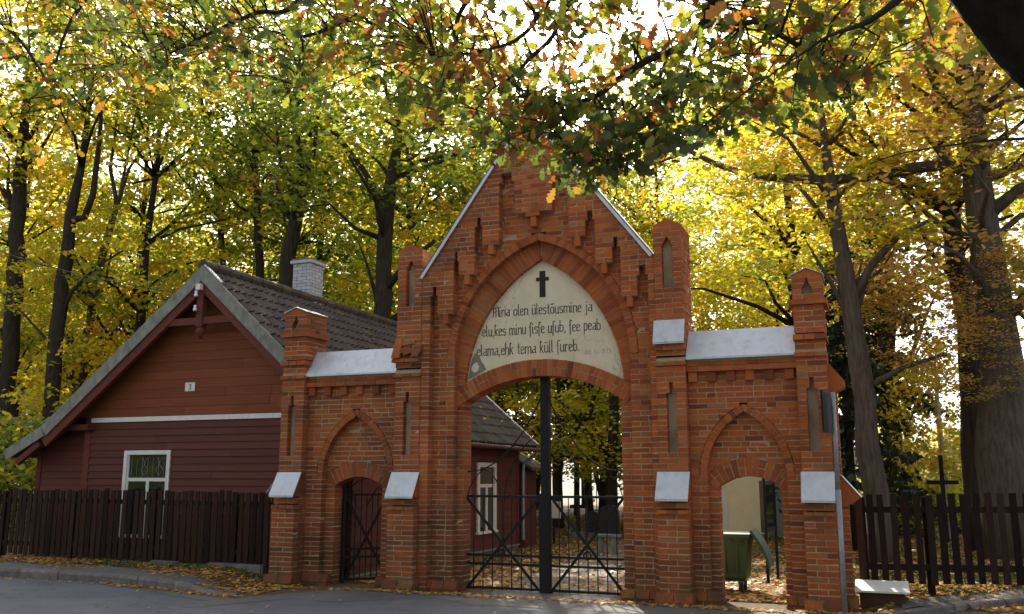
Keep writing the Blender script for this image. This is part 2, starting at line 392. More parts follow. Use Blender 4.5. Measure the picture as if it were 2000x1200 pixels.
def kerb_run(name, pts, hfun, wid=.15, L=1.0):
    root = bpy.data.objects.new(name, None); COL.objects.link(root); root['kind'] = 'structure'; root.location = (pts[0].x, pts[0].y, RZ); ORG[root.name] = Vector(root.location)
    cum = [0]
    for a, b in zip(pts, pts[1:]): cum.append(cum[-1]+(b-a).length)
    def at(s):
        for i in range(len(pts)-1):
            if s <= cum[i+1] or i == len(pts)-2: return pts[i].lerp(pts[i+1], (s-cum[i])/(cum[i+1]-cum[i]))
    s = 0
    while s < cum[-1]-.2:
        e = min(s+L*random.uniform(.9, 1.1), cum[-1]); a, b = at(s+.008), at(e-.008); t = (b-a).normalized(); n = Vector((-t.y, t.x, 0))
        m = MB(); jy = random.uniform(-.008, .008); vs = []
        for p in (a, b):
            h = hfun(p.x)
            prof = [(0, -.2), (.005+jy, h*.75), (.03+jy, h), (wid, h+.004), (wid, -.2)]
            vs += [(p.x+n.x*q, p.y+n.y*q, RZ+z+random.uniform(-.006, .006)) for q, z in prof]
        m.add(vs, [(i, (i+1) % 5, 5+(i+1) % 5, 5+i) for i in range(5)]+[(4, 3, 2, 1, 0), (5, 6, 7, 8, 9)])
        m.build('kerb_stone', M['kerb'], root); s = e
kerb_run('kerb', KP, lambda x: .15*(1-sst(-11.2, -9.4, x))+.006)
kerb_run('side_kerb', KR, lambda x: .10*sst(-.1, .8, x)+.006)

# ================================================================== BRICK GATEWAY
CH, JT = .082, .0135
BR = []; VO = []; CORE = MB()
GB = []
def damage(x, y, z):
    "bricks lost or spalled on the left tower and round the slots"
    if -7.32 < x < -6.85 and 3.9 < z < 5.25 and y < .1:
        if random.random() < .3: return random.uniform(.0, .007)
    if -7.6 < x < -7.1 and 4.05 < z < 4.45: return random.uniform(-.012, .007) if random.random() < .6 else 0
    if -3.6 < x < -2.9 and 1.9 < z < 3.4 and random.random() < .25: return random.uniform(.0, .0065)
    if z < .35 and -8 < x < -2.5 and random.random() < .25: return random.uniform(.0, .007)
    return 0
def brick(a, d, n, kind='b'):
    c = sum((Vector(p) for p in a), Vector())/4
    ins = damage(c.x, c.y, c.z)+random.gauss(0, .0018); ins = min(max(ins, -.006), .0032 if random.random() < .985 else .03)
    n = Vector(n); aa = [Vector(p)-n*ins+Vector((random.gauss(0, .0024), random.gauss(0, .001), random.gauss(0, .0022))) for p in a]
    if random.random() < .12 and kind == 'b':
        q_ = random.randrange(4); aa[q_] = aa[q_].lerp(c, random.uniform(.03, .10))-n*random.uniform(.0, .003)
    area = (aa[1]-aa[0]).length*(aa[3]-aa[0]).length
    w = area*max(0, (CAM-c).normalized().dot(n))/(CAM-c).length_squared
    if ins > .03: w *= .3
    (BR if kind == 'b' else VO).append((aa, -n*max(.02, d-ins), random.random(), w))
def subtract(spans, a, b):
    out = []
    for s, e in spans:
        if b <= s or a >= e: out.append((s, e)); continue
        if a > s: out.append((s, a))
        if b < e: out.append((b, e))
    return [q for q in out if q[1]-q[0] > .012]
def lay(O, U, Nn, spans, z0, z1, depth=.05, core=.3, corner=(0, 0), start=0):
    """courses of bricks on a vertical face; O origin, U along, Nn outward; corner: bricks at the span ends reach back"""
    U3 = Vector((U[0], U[1], 0)); N3 = Vector((Nn[0], Nn[1], 0)); O3 = Vector((O[0], O[1], 0))
    k0, k1 = round(z0/CH), round(z1/CH)
    for k in range(k0, k1):
        zb, zt = k*CH, (k+1)*CH; e = JT/2
        sm = spans(zb+CH/2); sb = spans(zb+.004); st = spans(zt-.004)
        if len(sb) != len(sm): sb = sm
        if len(st) != len(sm): st = sm
        for (m0, m1), (b0, b1), (t0, t1) in zip(sm, sb, st):
            if abs(b0+t0-2*m0) > .02: b0 = t0 = m0
            if abs(b1+t1-2*m1) > .02: b1 = t1 = m1
            i = .007
            CORE.hexa([O3+U3*(b0+i)-N3*.0045+Vector((0,0,zb)), O3+U3*(b1-i)-N3*.0045+Vector((0,0,zb)), O3+U3*(t1-i)-N3*.0045+Vector((0,0,zt)), O3+U3*(t0+i)-N3*.0045+Vector((0,0,zt))], -N3*core, .5)
            cuts = [m0]; u = m0; long = (k % 2 == 0)
            first = True
            while True:
                L = .268 if long else .13
                if first: L = .13 if k % 2 else .268; first = False
                L *= random.uniform(.96, 1.04); u += L+JT
                if u > m1-.085: break
                cuts.append(u); long = not long if random.random() < .85 else long
            cuts.append(m1)
            for j in range(len(cuts)-1):
                a, b = cuts[j], cuts[j+1]
                ab = at_ = a+(JT/2 if j else 0); bb = bt = b-(JT/2 if j < len(cuts)-2 else 0)
                if j == 0: ab, at_ = b0, t0
                if j == len(cuts)-2: bb, bt = b1, t1
                if bb-ab < .012 and bt-at_ < .012: continue
                d = depth
                if j == 0 and corner[0]: d = corner[0] if corner[0] > 0 else (.13 if k % 2 else .268)
                if j == len(cuts)-2 and corner[1]: d = corner[1] if corner[1] > 0 else (.13 if k % 2 else .268)
                brick([O3+U3*ab+Vector((0,0,zb+e)), O3+U3*bb+Vector((0,0,zb+e)), O3+U3*bt+Vector((0,0,zt-e)), O3+U3*at_+Vector((0,0,zt-e))], d, N3)
def rect(x0, x1): return lambda z: [(x0, x1)]
def brickbox(x0, x1, yf, yb, z0, z1, slot=None, sides='LR', fspans=None):
    sp = fspans or rect(x0, x1)
    if slot:
        base = sp
        def sp(z, base=base):
            s = base(z)
            for c, hw in slot:
                h = hw(z)
                if h: s = subtract(s, c-h, c+h)
            return s
    lay((0, yf), (1, 0), (0, -1), sp, z0, z1, .05, .12 if slot else min(.25, yb-yf-.02), (-1, -1))
    th = yb-yf
    def side(xs, nx):
        def sps(z):
            k = int(z/CH+100)-100; s = .13 if k % 2 else .268
            s = min(s, th*.6); return [(s+JT, th)]
        if nx > 0: lay((xs, yf), (0, 1), (1, 0), sps, z0, z1, .05, .06, (0, 0))
        else: lay((xs, yf), (0, 1), (-1, 0), sps, z0, z1, .05, .06, (0, 0))
    if 'R' in sides: side(x1, 1)
    if 'L' in sides: side(x0, -1)
    CORE.box(x0+.0085, x1-.0085, yf+(.118 if slot else .0085), yb-.004, round(z0/CH)*CH, round(z1/CH)*CH, .5)
def slot_shape(z0, z1, z2, w, wn):       # slit with a narrower notch on top
    return lambda z: (w/2 if z0 < z < z1 else (wn/2 if z1 <= z < z2 else 0))
def niche_shape(z0, z1, z2, w):          # pointed head
    return lambda z: (w/2 if z0 < z < z1 else (max(0, w/2*(z2-z)/(z2-z1)) if z1 <= z < z2 else 0))
def ledge(x0, x1, ys, z0, z1, n=3, slope=False):
    "a projecting course of bricks; ys=(y at bottom front, y at top front, back)"
    w = (x1-x0)/n
    for i in range(n):
        a, b = x0+i*w+(JT/2 if i else 0), x0+(i+1)*w-(JT/2 if i < n-1 else 0)
        yb0, yt0, yk = ys
        BRX = [Vector((a, yb0, z0)), Vector((b, yb0, z0)), Vector((b, yt0, z1)), Vector((a, yt0, z1))]
        c = sum(BRX, Vector())/4; vs = BRX+[Vector((a, yk, z0)), Vector((b, yk, z0)), Vector((b, yk, z1)), Vector((a, yk, z1))]
        vs = [v+Vector((random.gauss(0, .0015), random.gauss(0, .0015), random.gauss(0, .0015))) for v in vs]
        GB.append((vs, random.random()))
    CORE.box(x0+.01, x1-.01, max(ys[0], ys[1])+.012, ys[2]-.002, z0+.004, z1-.004, .5)

gate = thing('gateway', 'red brick gateway with stepped gable, pointed arch, inscription and two side doorways', 'gateway', (-5.07, .2, -.08))
def cap(x0, x1, ytop, ybot, ztop, zbot, name='metal_cap'):
    m = MB(); t = .014; d = Vector((0, (ytop-ybot), 0))
    nn = Vector((0, -(ztop-zbot), (ytop-ybot))).normalized()
    if nn.z < 0: nn = -nn
    a, b, c, e = Vector((x0-.015, ybot-.015, zbot)), Vector((x1+.015, ybot-.015, zbot)), Vector((x1+.015, ytop+.01, ztop)), Vector((x0-.015, ytop+.01, ztop))
    m.hexa([a+nn*t, b+nn*t, c+nn*t, e+nn*t], -nn*t)
    m.box(x0-.015, x1+.015, ybot-.018, ybot-.014, zbot-.022, zbot+.012)
    m.build(name, M['zinc'], gate)
def slopecore(x0, x1, ytop, ybot, ztop, zbot, yk):
    "masonry under a sloping cap"
    vs = [(x, y, z) for x in (x0+.004, x1-.004) for y, z in ((ybot+.012, zbot-.01), (ybot+.012, zbot+.004), (ytop+.012, ztop-.012), (yk, ztop-.012), (yk, zbot-.01))]
    GB.append((vs, .45, 'slope'))

YP = -.17           # front of the pier shafts
def low_buttress(x0, x1, g):
    yb = -.35
    brickbox(x0, x1, yb+.02, .05, .1, 1.25)
    ledge(x0, x1, (yb-.01, yb+.01, .0), 1.235, 1.285, 3)
    brickbox(x0+.01, x1-.01, yb+.06, .05, 1.285, 1.40)
    slopecore(x0, x1, YP, yb-.02, 1.84, 1.44, .05)
    cap(x0, x1, YP-.004, yb-.03, 1.84, 1.44)
    ledge(x0-.05, x1+.03, (yb-.06, yb+.0, .05), -.02, .11, 2)
    brickbox(x0-.045, x1+.025, yb-.05, .05, -.2, -.02)
def neck(x0, x1, yf, z0):
    "ledge, hollow neck and overhang between shaft and upper stage"
    ledge(x0-.012, x1+.012, (yf-.05, yf-.045, yf+.3), z0, z0+.06, 3)
    vs = [(x, y, z) for x in (x0+.004, x1-.004) for y, z in ((yf+.01, z0+.062), (yf+.01, z0+.11), (yf+.06, z0+.14), (yf+.4, z0+.14), (yf+.4, z0+.062))]
    GB.append((vs, .9, 'mortarslope'))
    brickbox(x0+.004, x1-.004, yf+.0, yf+.42, z0+.13, z0+.25)
# ---- outer piers
def outer_pier(x0, x1, mirror):
    c = (x0+x1)/2; yb = .48
    low_buttress(x0, x1, gate)
    brickbox(x0, x1, YP, yb, -.2, 3.5, [(c-.01, slot_shape(2.1, 3.06, 3.21, .15, .06))])
    neck(x0, x1, YP, 3.5)
    ledge(x0-.02, x1+.02, (YP-.07, YP-.03, yb), 3.745, 3.83, 3)
    brickbox(x0, x1, YP+.01, yb, 3.84, 4.27)
    ledge(x0-.055, x1+.055, (YP-.05, YP-.05, yb+.05), 4.27, 4.345, 2)
    brickbox(x0, x1, YP, yb, 4.345, 4.675, [(c, niche_shape(4.43, 4.5, 4.64, .15))])
    vs = [(x, y, z) for y in (YP+.004, yb) for x, z in ((x0, 4.675), (x1, 4.675), (x1, 4.72), (c, 4.81), (x0, 4.72))]
    GB.append((vs, .8, 'gable'))
    m = MB()
    for s, xe in ((-1, x0-.02), (1, x1+.02)):
        m.hexa([(xe, YP-.02, 4.715), (c, YP-.02, 4.815), (c, yb+.02, 4.815), (xe, yb+.02, 4.715)], (0, 0, .012))
    m.build('metal_cap', M['zinc'], gate)
    # side buttress
    s = mirror; xe = x1 if s > 0 else x0
    def X(d): return xe+s*d
    def bx(d0, d1, yf, ybk, z0, z1): a, b = sorted((X(d0), X(d1))); brickbox(a, b, yf, ybk, z0, z1)
    vs = [(x_, y_, z_) for y_ in (.0, .4) for x_, z_ in ((X(-.02), 3.46), (X(.22), 3.15), (X(.22), 3.06), (X(.02), 2.95), (X(-.02), 2.95))]
    GB.append((vs, .6, 'gable'))
    bx(0, .10, .0, .4, 1.5, 2.95)
    bx(0, .17, .0, .4, -.2, 1.4)
    vs = [(x_, y_, z_) for y_ in (.0, .4) for x_, z_ in ((X(.08), 1.80), (X(.33), 1.5), (X(.31), 1.46), (X(.15), 1.36), (X(.05), 1.36))]
    GB.append((vs, .6, 'gable'))
    m = MB(); m.hexa([(X(.07), -.02, 1.83), (X(.35), -.02, 1.495), (X(.35), .42, 1.495), (X(.07), .42, 1.83)], (0, 0, -.014)); m.build('metal_cap', M['zinc'], gate)
    a, b = sorted((X(-.03), X(.22))); ledge(a, b, (-.06, -.02, .4), -.02, .11, 2); bx(-.02, .21, -.045, .4, -.2, -.02)
outer_pier(-9.93, -9.46, -1)
outer_pier(-1.0, -.575, 1)
# ---- inner piers
def inner_pier(x0, x1, broken):
    c = (x0+x1)/2; yb = .55
    low_buttress(x0-.01, x1+.0, gate)
    brickbox(x0, x1, YP, yb, -.2, 3.45, [(c, slot_shape(2.1, 3.06, 3.21, .15, .06))])
    neck(x0, x1, YP, 3.45)
    if not broken:
        slopecore(x0, x1, YP, YP-.1, 4.16, 3.80, .1)
        brickbox(x0, x1, YP-.06, .2, 3.70, 3.79)
        cap(x0, x1, YP-.003, YP-.11, 4.16, 3.80)
    else:
        ledge(x0-.03, x1, (YP-.1, YP-.08, .1), 3.70, 3.76, 2)
        vs = [Vector(p) for p in ((x0-.03, YP-.12, 3.77), (x0+.12, YP-.12, 3.77), (x0+.13, YP-.01, 4.12), (x0, YP-.01, 4.12), (x0-.03, 0, 3.77), (x0+.12, 0, 3.77), (x0+.13, .05, 4.12), (x0, .05, 4.12))]
        GB.append((vs, .75))
        for i in range(9):     # rubble where the cap has gone
            rx_, rz_ = random.uniform(x0+.16, x1-.02), random.uniform(3.8, 4.06); w, h = random.uniform(.05, .1), random.uniform(.03, .05)
            yy = YP-.02-.10*(4.1-rz_)/.3; tl = random.uniform(-.02, .02)
            vs = [Vector(p) for p in ((rx_-w, yy, rz_-h+tl), (rx_+w, yy+.01, rz_-h-tl), (rx_+w, yy+.03, rz_+h-tl), (rx_-w, yy+.02, rz_+h+tl), (rx_-w, .1, rz_-h), (rx_+w, .1, rz_-h), (rx_+w, .1, rz_+h), (rx_-w, .1, rz_+h))]
            GB.append((vs, random.choice([.1, .3, .97, .99])))
    brickbox(x0+.01, x1, YP, yb, 3.70, 5.66, [(c+(.02 if broken else 0), niche_shape(4.66, 5.36, 5.5, .17))])
    vs = [(x, y, z) for y in (YP+.004, yb) for x, z in ((x0+.01, 5.66), (x1, 5.66), (x1, 5.69), (c, 5.80), (x0+.01, 5.69))]
    GB.append((vs, .8, 'gable'))
inner_pier(-7.62, -7.14, True)
inner_pier(-3.07, -2.62, False)

# ---- pointed arch geometry
class Arch:
    def __init__(s, cx, w, zs, za): s.cx, s.w, s.zs, s.r = cx, w, zs, za-zs; s.R = (w*w+s.r**2)/(2*w)
    def hw(s, z, t=0):
        if z <= s.zs: return s.w
        dz = z-s.zs; R = s.R+t
        if dz >= R: return 0
        return max(0, math.sqrt(R*R-dz*dz)-(s.R-s.w))
    def apex(s, t=0): return s.zs+math.sqrt((s.R+t)**2-(s.R-s.w)**2)
    def pts(s, t=0, n=14):
        "left spring to apex to right spring"
        L = []
        for i in range(n+1):
            z = s.zs+(s.apex(t)-s.zs)*math.sin(i/n*math.pi/2); L.append((s.cx-s.hw(z, t), z))
        return L+[(2*s.cx-x, z) for x, z in reversed(L[:-1])]
    def ring(s, t, y0, y1, bw=.078, t0=0, joint=.011):
        for sg in (-1, 1):
            c = Vector((s.cx-sg*(s.R-s.w), 0, s.zs)); ri, ro = s.R+t0, s.R+t
            amax = math.acos((s.R-s.w)/ro); n = max(3, round(amax*ri/bw)); da = amax/n; g = joint/ri/2
            for i in range(n):
                a0, a1 = i*da+g, (i+1)*da-g; q = []
                for rr, a in ((ri, a0), (ro, a0), (ro, a1), (ri, a1)):
                    x, z = c.x+sg*rr*math.cos(a), c.z+rr*math.sin(a)
                    x = min(x, s.cx-.004) if sg < 0 else max(x, s.cx+.004)
                    q.append(Vector((x, y0, z)))
                if (q[0]-q[2]).length < .03: continue
                if sg > 0: q = [q[0], q[3], q[2], q[1]]
                brick(q if sg < 0 else q, y1-y0, (0, -1, 0), 'v')
            m = [(c.x+sg*rr*math.cos(a), c.z+rr*math.sin(a)) for rr, lst in ((ri+.008, [amax*j/10 for j in range(11)]), (ro-.004, [amax*j/10 for j in range(10, -1, -1)])) for a in lst]
            m = [((min(x, s.cx) if sg < 0 else max(x, s.cx)), z) for x, z in m]
            CORE.poly(m, y0+.008, y1+.02, r=.5)
class Seg:
    def __init__(s, cx, hw, zsp, zcr): s.cx, s.hw_, s.zsp, s.f = cx, hw, zsp, zcr-zsp; s.R = (hw*hw+s.f**2)/(2*s.f); s.zc = zcr-s.R
    def top(s, x, t=0): return s.zc+math.sqrt(max(0, (s.R+t)**2-(x-s.cx)**2))
    def hw(s, z, t=0):
        if t == 0 and z < s.zsp: return s.hw_
        d = z-s.zc; R = s.R+t
        return math.sqrt(R*R-d*d) if abs(d) < R else 0
    def ring(s, t, y0, y1, bw=.083, joint=.012, ext=.05):
        A = math.asin(s.hw_/s.R)+ext/s.R; n = round(2*A*s.R/bw); da = 2*A/n; g = joint/s.R/2
        for i in range(n):
            a0, a1 = -A+i*da+g, -A+(i+1)*da-g
            splits = [(0, t)] if random.random() < .55 else ([(0, t*.48), (t*.53, t)] if random.random() < .8 else [(0, t*.7), (t*.74, t)])
            for r0, r1 in splits:
                q = [Vector((s.cx+(s.R+rr)*math.sin(a), y0, s.zc+(s.R+rr)*math.cos(a))) for rr, a in ((r0, a0), (r0, a1), (r1, a1), (r1, a0))]
                brick(q, y1-y0, (0, -1, 0), 'v')
        m = [(s.cx+(s.R+rr)*math.sin(a), s.zc+(s.R+rr)*math.cos(a)) for rr, lst in ((.008, [-A+2*A*j/16 for j in range(17)]), (t-.006, [A-2*A*j/16 for j in range(17)])) for a in lst]
        CORE.poly(m, y0+.008, y1-.004, r=.5)

# ---- side walls with a blind pointed arch over a doorway
def side_wall(x0, x1, ar, sg):
    lay((0, 0), (1, 0), (0, -1), lambda z: subtract([(x0, x1)], ar.cx-ar.hw(z, .115 if z > ar.zs else 0), ar.cx+ar.hw(z, .115 if z > ar.zs else 0)) if z < ar.apex(.115) else [(x0, x1)],
        -.16, 3.4, .14, .13, (.14, .14))
    ar.ring(.108, -.004, .16)
    def inner(z):
        s = [(ar.cx-ar.hw(z)-.03, ar.cx+ar.hw(z)+.03)] if z < ar.apex(0) else []
        h = sg.hw(z, .265) if z > sg.top(sg.cx+sg.hw_+.05, .265)-.0 else (sg.hw_ if z < sg.zsp+.0 else sg.hw_+.10+.0)
        if z < sg.zc+sg.R+.265: s = subtract(s, sg.cx-h, sg.cx+h)
        return s
    lay((0, .14), (1, 0), (0, -1), inner, -.16, ar.apex(0)-.02, .33, .30, (.33, .33))
    sg.ring(.262, .137, .45)
    CORE.box(x0, x1, .145, .45, ar.apex(0)+.05, 3.40, .5)
    _o = ar.pts(.06, 12)
    CORE.poly(_o+[(sg.cx+(sg.hw_+.02)*k, sg.top(sg.cx+sg.hw_*k, .14)) for k in [1, .75, .5, .25, 0, -.25, -.5, -.75, -1]], .16, .44, r=.5)
    CORE.box(x0, ar.cx-ar.w-.02, .145, .44, -.2, 3.0, .5); CORE.box(ar.cx+ar.w+.02, x1, .145, .44, -.2, 3.0, .5)
    # plinth
    for a, b in ((x0, sg.cx-sg.hw_-.003), (sg.cx+sg.hw_+.003, x1)):
        ledge(a, b, (-.055, -.01, .1), -.02, .11, 2); ledge(a, b, (-.055, -.055, .1), -.2, -.028, 3)
    # cornice: dentils, two courses, metal cap
    n = 6
    for i in range(n):
        u = x0+.09+i*(x1-x0-.2)/(n-1); w = .066; m = MB()
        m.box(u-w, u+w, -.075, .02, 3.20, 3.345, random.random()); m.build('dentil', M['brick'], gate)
    ledge(x0, x1, (-.11, -.11, .1), 3.352, 3.43, 9)
    ledge(x0, x1, (-.085, -.085, .1), 3.44, 3.50, 9)
    CORE.box(x0, x1, -.06, .46, 3.40, 3.55, .5)
    m = MB(); t = .014
    m.add([(x, y, z) for x in (x0+.005, x1-.005) for y, z in ((-.15, 3.535), (-.15, 3.565), (.2, 4.02), (.55, 3.565), (.55, 3.535))],
          [(0, 1, 6, 5), (1, 2, 7, 6), (2, 3, 8, 7), (3, 4, 9, 8), (4, 0, 5, 9), (4, 3, 2, 1, 0), (5, 6, 7, 8, 9)])
    m.build('metal_roof', M['zinc'], gate, 'wide zinc roof over a side doorway')
side_wall(-9.46, -7.62, Arch(-8.47, .66, 1.78, 2.82), Seg(-8.47, .47, 1.62, 1.77))
side_wall(-2.62, -1.0, Arch(-1.80, .575, 1.80, 2.73), Seg(-1.785, .46, 1.62, 1.78))

# ---- centre
HO = Arch(-5.05, 1.53, 3.7, 5.68); TY = Arch(-5.05, 1.39, 3.15, 5.38); SG = Seg(-5.09, 1.37, 3.0, 3.41)
def xl(z): return -7.14 if z < 5.2 else -7.14+(z-5.2)/1.385
def xr(z): return -3.06 if z < 5.2 else -3.06-(z-5.2)/1.305
def spanA(z):
    s = [(xl(z), xr(z))] if xr(z) > xl(z) else []
    h = HO.hw(z, .135) if z > HO.zs else HO.w
    if z < HO.apex(.135): s = subtract(s, HO.cx-h, HO.cx+h)
    return s
lay((0, 0), (1, 0), (0, -1), spanA, -.16, 7.85, .14, .35, (.14, .14))
HO.ring(.13, -.012, .15, .08)
# inner ring and jambs, recessed
def spanJ(z):
    s = [(HO.cx-HO.w-.03, HO.cx+HO.w+.03)]
    h = SG.hw_ if z < SG.zsp+.08 else SG.hw_+.10
    return subtract(s, SG.cx-h, SG.cx+h)
lay((0, .14), (1, 0), (0, -1), spanJ, -.16, 3.28, .33, .32, (.33, .33))
TY.ring(.36, .13, .24, .08)
_o = [(x, z) for x, z in HO.pts(.05, 16)]
CORE.poly([(_o[0][0], 3.2)]+_o+[(_o[-1][0], 3.2)]+[(SG.cx+SG.hw_*k*1.04, SG.top(SG.cx+SG.hw_*k, .13)) for k in [1, .8, .6, .4, .2, 0, -.2, -.4, -.6, -.8, -1]], .26, .46, r=.5)
SG.ring(.275, .12, .5, .085, .012, .12)
for a, b in ((-7.14, HO.cx-HO.w-.03), (HO.cx+HO.w+.03, -3.06)): CORE.box(a, b, .15, .52, -.2, 5.2, .5)
CORE.poly([(xl(5.2), 5.2), (xr(5.2), 5.2), (xr(7.8), 7.8), (xl(7.8), 7.8)], .355, .5, r=.5)
# raised gable layer with hanging blocks
BLK = [(-5.42,-4.755,6.16), (-6.01,-5.70,5.645), (-6.44,-6.153,5.18), (-6.84,-6.54,4.545), (-4.465,-4.183,5.645), (-4.02,-3.74,5.185), (-3.6,-3.34,4.565)]
SLT = [(-5.70,-5.42,6.745,-5.655,-5.476,6.89), (-6.153,-6.01,5.975,-6.11,-6.044,6.115), (-6.54,-6.44,5.405,-6.52,-6.472,5.57), (-6.975,-6.84,4.85,-6.935,-6.866,5.0),
       (-4.755,-4.465,6.62,-4.70,-4.52,6.75), (-4.183,-4.02,5.945,-4.145,-4.06,6.095), (-3.74,-3.6,5.405,-3.713,-3.645,5.56), (-3.34,-3.165,4.9,-3.305,-3.205,5.05)]
YB = -.16
def spanB(z):
    s = [(xl(z), xr(z))] if xr(z) > xl(z)+.03 else []
    for a, b, zt, na, nb, zn in SLT:
        if z < zt: s = subtract(s, a, b)
        elif z < zn: s = subtract(s, na, nb)
    for a, b, zb in BLK:
        if z < zb: s = subtract(s, a-.001, b+.001)
    return s
lay((0, YB), (1, 0), (0, -1), spanB, -.16, 7.85, .165, .155, (.165, .165))
for a, b, zb in BLK:
    c = (a+b)/2; zk = round(zb/CH)*CH
    if b-a > .5:
        GB.append(([Vector(p) for p in ((c-.13, YB, zk-.075), (c+.11, YB, zk-.075), (c+.11, YB, zk-.004), (c-.13, YB, zk-.004), (c-.13, .0, zk-.075), (c+.11, .0, zk-.075), (c+.11, .0, zk-.004), (c-.13, .0, zk-.004))], .5)); zk -= .08
    w = .048
    GB.append(([Vector(p) for p in ((c-w, YB+.015, zk-.17), (c+w, YB+.015, zk-.17), (c+w, YB+.01, zk-.006), (c-w, YB+.01, zk-.006), (c-w, .0, zk-.17), (c+w, .0, zk-.17), (c+w, .0, zk-.006), (c-w, .0, zk-.006))], random.uniform(.4, .9)))
# plinth of the centre
for a, b in ((-7.14, SG.cx-SG.hw_-.003), (SG.cx+SG.hw_+.003, -3.06)):
    ledge(a, b, (-.13, -.06, .2), -.02, .10, 3); ledge(a, b, (-.12, -.12, .2), -.2, -.028, 3)
# gable coping
for fx, z0_, sgn in ((xl, 5.17, -1), (xr, 5.22, 1)):
    m = MB(); za, zb = z0_, 7.86
    p0 = Vector((fx(5.2)+(5.2-za)*(-1/1.385 if sgn < 0 else 1/1.305)*1, 0, za)); p1 = Vector(((-7.14+(zb-5.2)/1.385) if sgn < 0 else (-3.06-(zb-5.2)/1.305), 0, zb))
    t = (p1-p0).normalized(); nn = Vector((-t.z, 0, t.x)); nn = nn if nn.z > 0 else -nn
    q = [p0+Vector((0, YB-.05, 0)), p1+Vector((0, YB-.05, 0)), p1+Vector((0, .55, 0)), p0+Vector((0, .55, 0))]
    m.hexa([a+nn*.022 for a in q], -nn*.02)
    m.hexa([q[0]-nn*.05, q[1]-nn*.05, q[1]+nn*.02, q[0]+nn*.02], (0, .012, 0))
    m.build('metal_coping', M['zinc'], gate)
# tympanum
tp = [(x, z) for x, z in TY.pts(.02, 16) if z > 3.2]
bot = [(SG.cx+SG.hw_*k, SG.top(SG.cx+SG.hw_*k, .2)) for k in [1, .8, .6, .4, .2, 0, -.2, -.4, -.6, -.8, -1]]
tym = MB().poly(tp+bot, .215, .45).build('tympanum', M['plaster'], gate, 'cream plastered field of the arch')
def patch(pts, mat, y, name, lab=None):
    w = [PY(u, v, y) for u, v in pts]; MB().poly([(p.x, p.z) for p in w], y, .2165).build(name, mat, tym, lab)
patch([(914,742),(918,720),(922,702),(928,690),(936,694),(940,706),(946,714),(950,722),(936,731),(924,738)], M['render_grey'], .2135, 'bare_patch')
patch([(920,722),(924,712),(931,708),(936,716),(932,726),(926,728)], M['limewash'], .2118, 'filler_patch')
YT = .2115
cr = MB()
for (a, b, c_, d) in ((1054, 1065, 529, 581), (1047, 1072, 541, 550)):
    p, q = PY(a, d, YT), PY(b, c_, YT); cr.box(p.x, q.x, .207 if c_ == 529 else .2062, .2155, p.z, q.z)
cr.build('cross', M['paint_black'], tym, 'black painted cross')

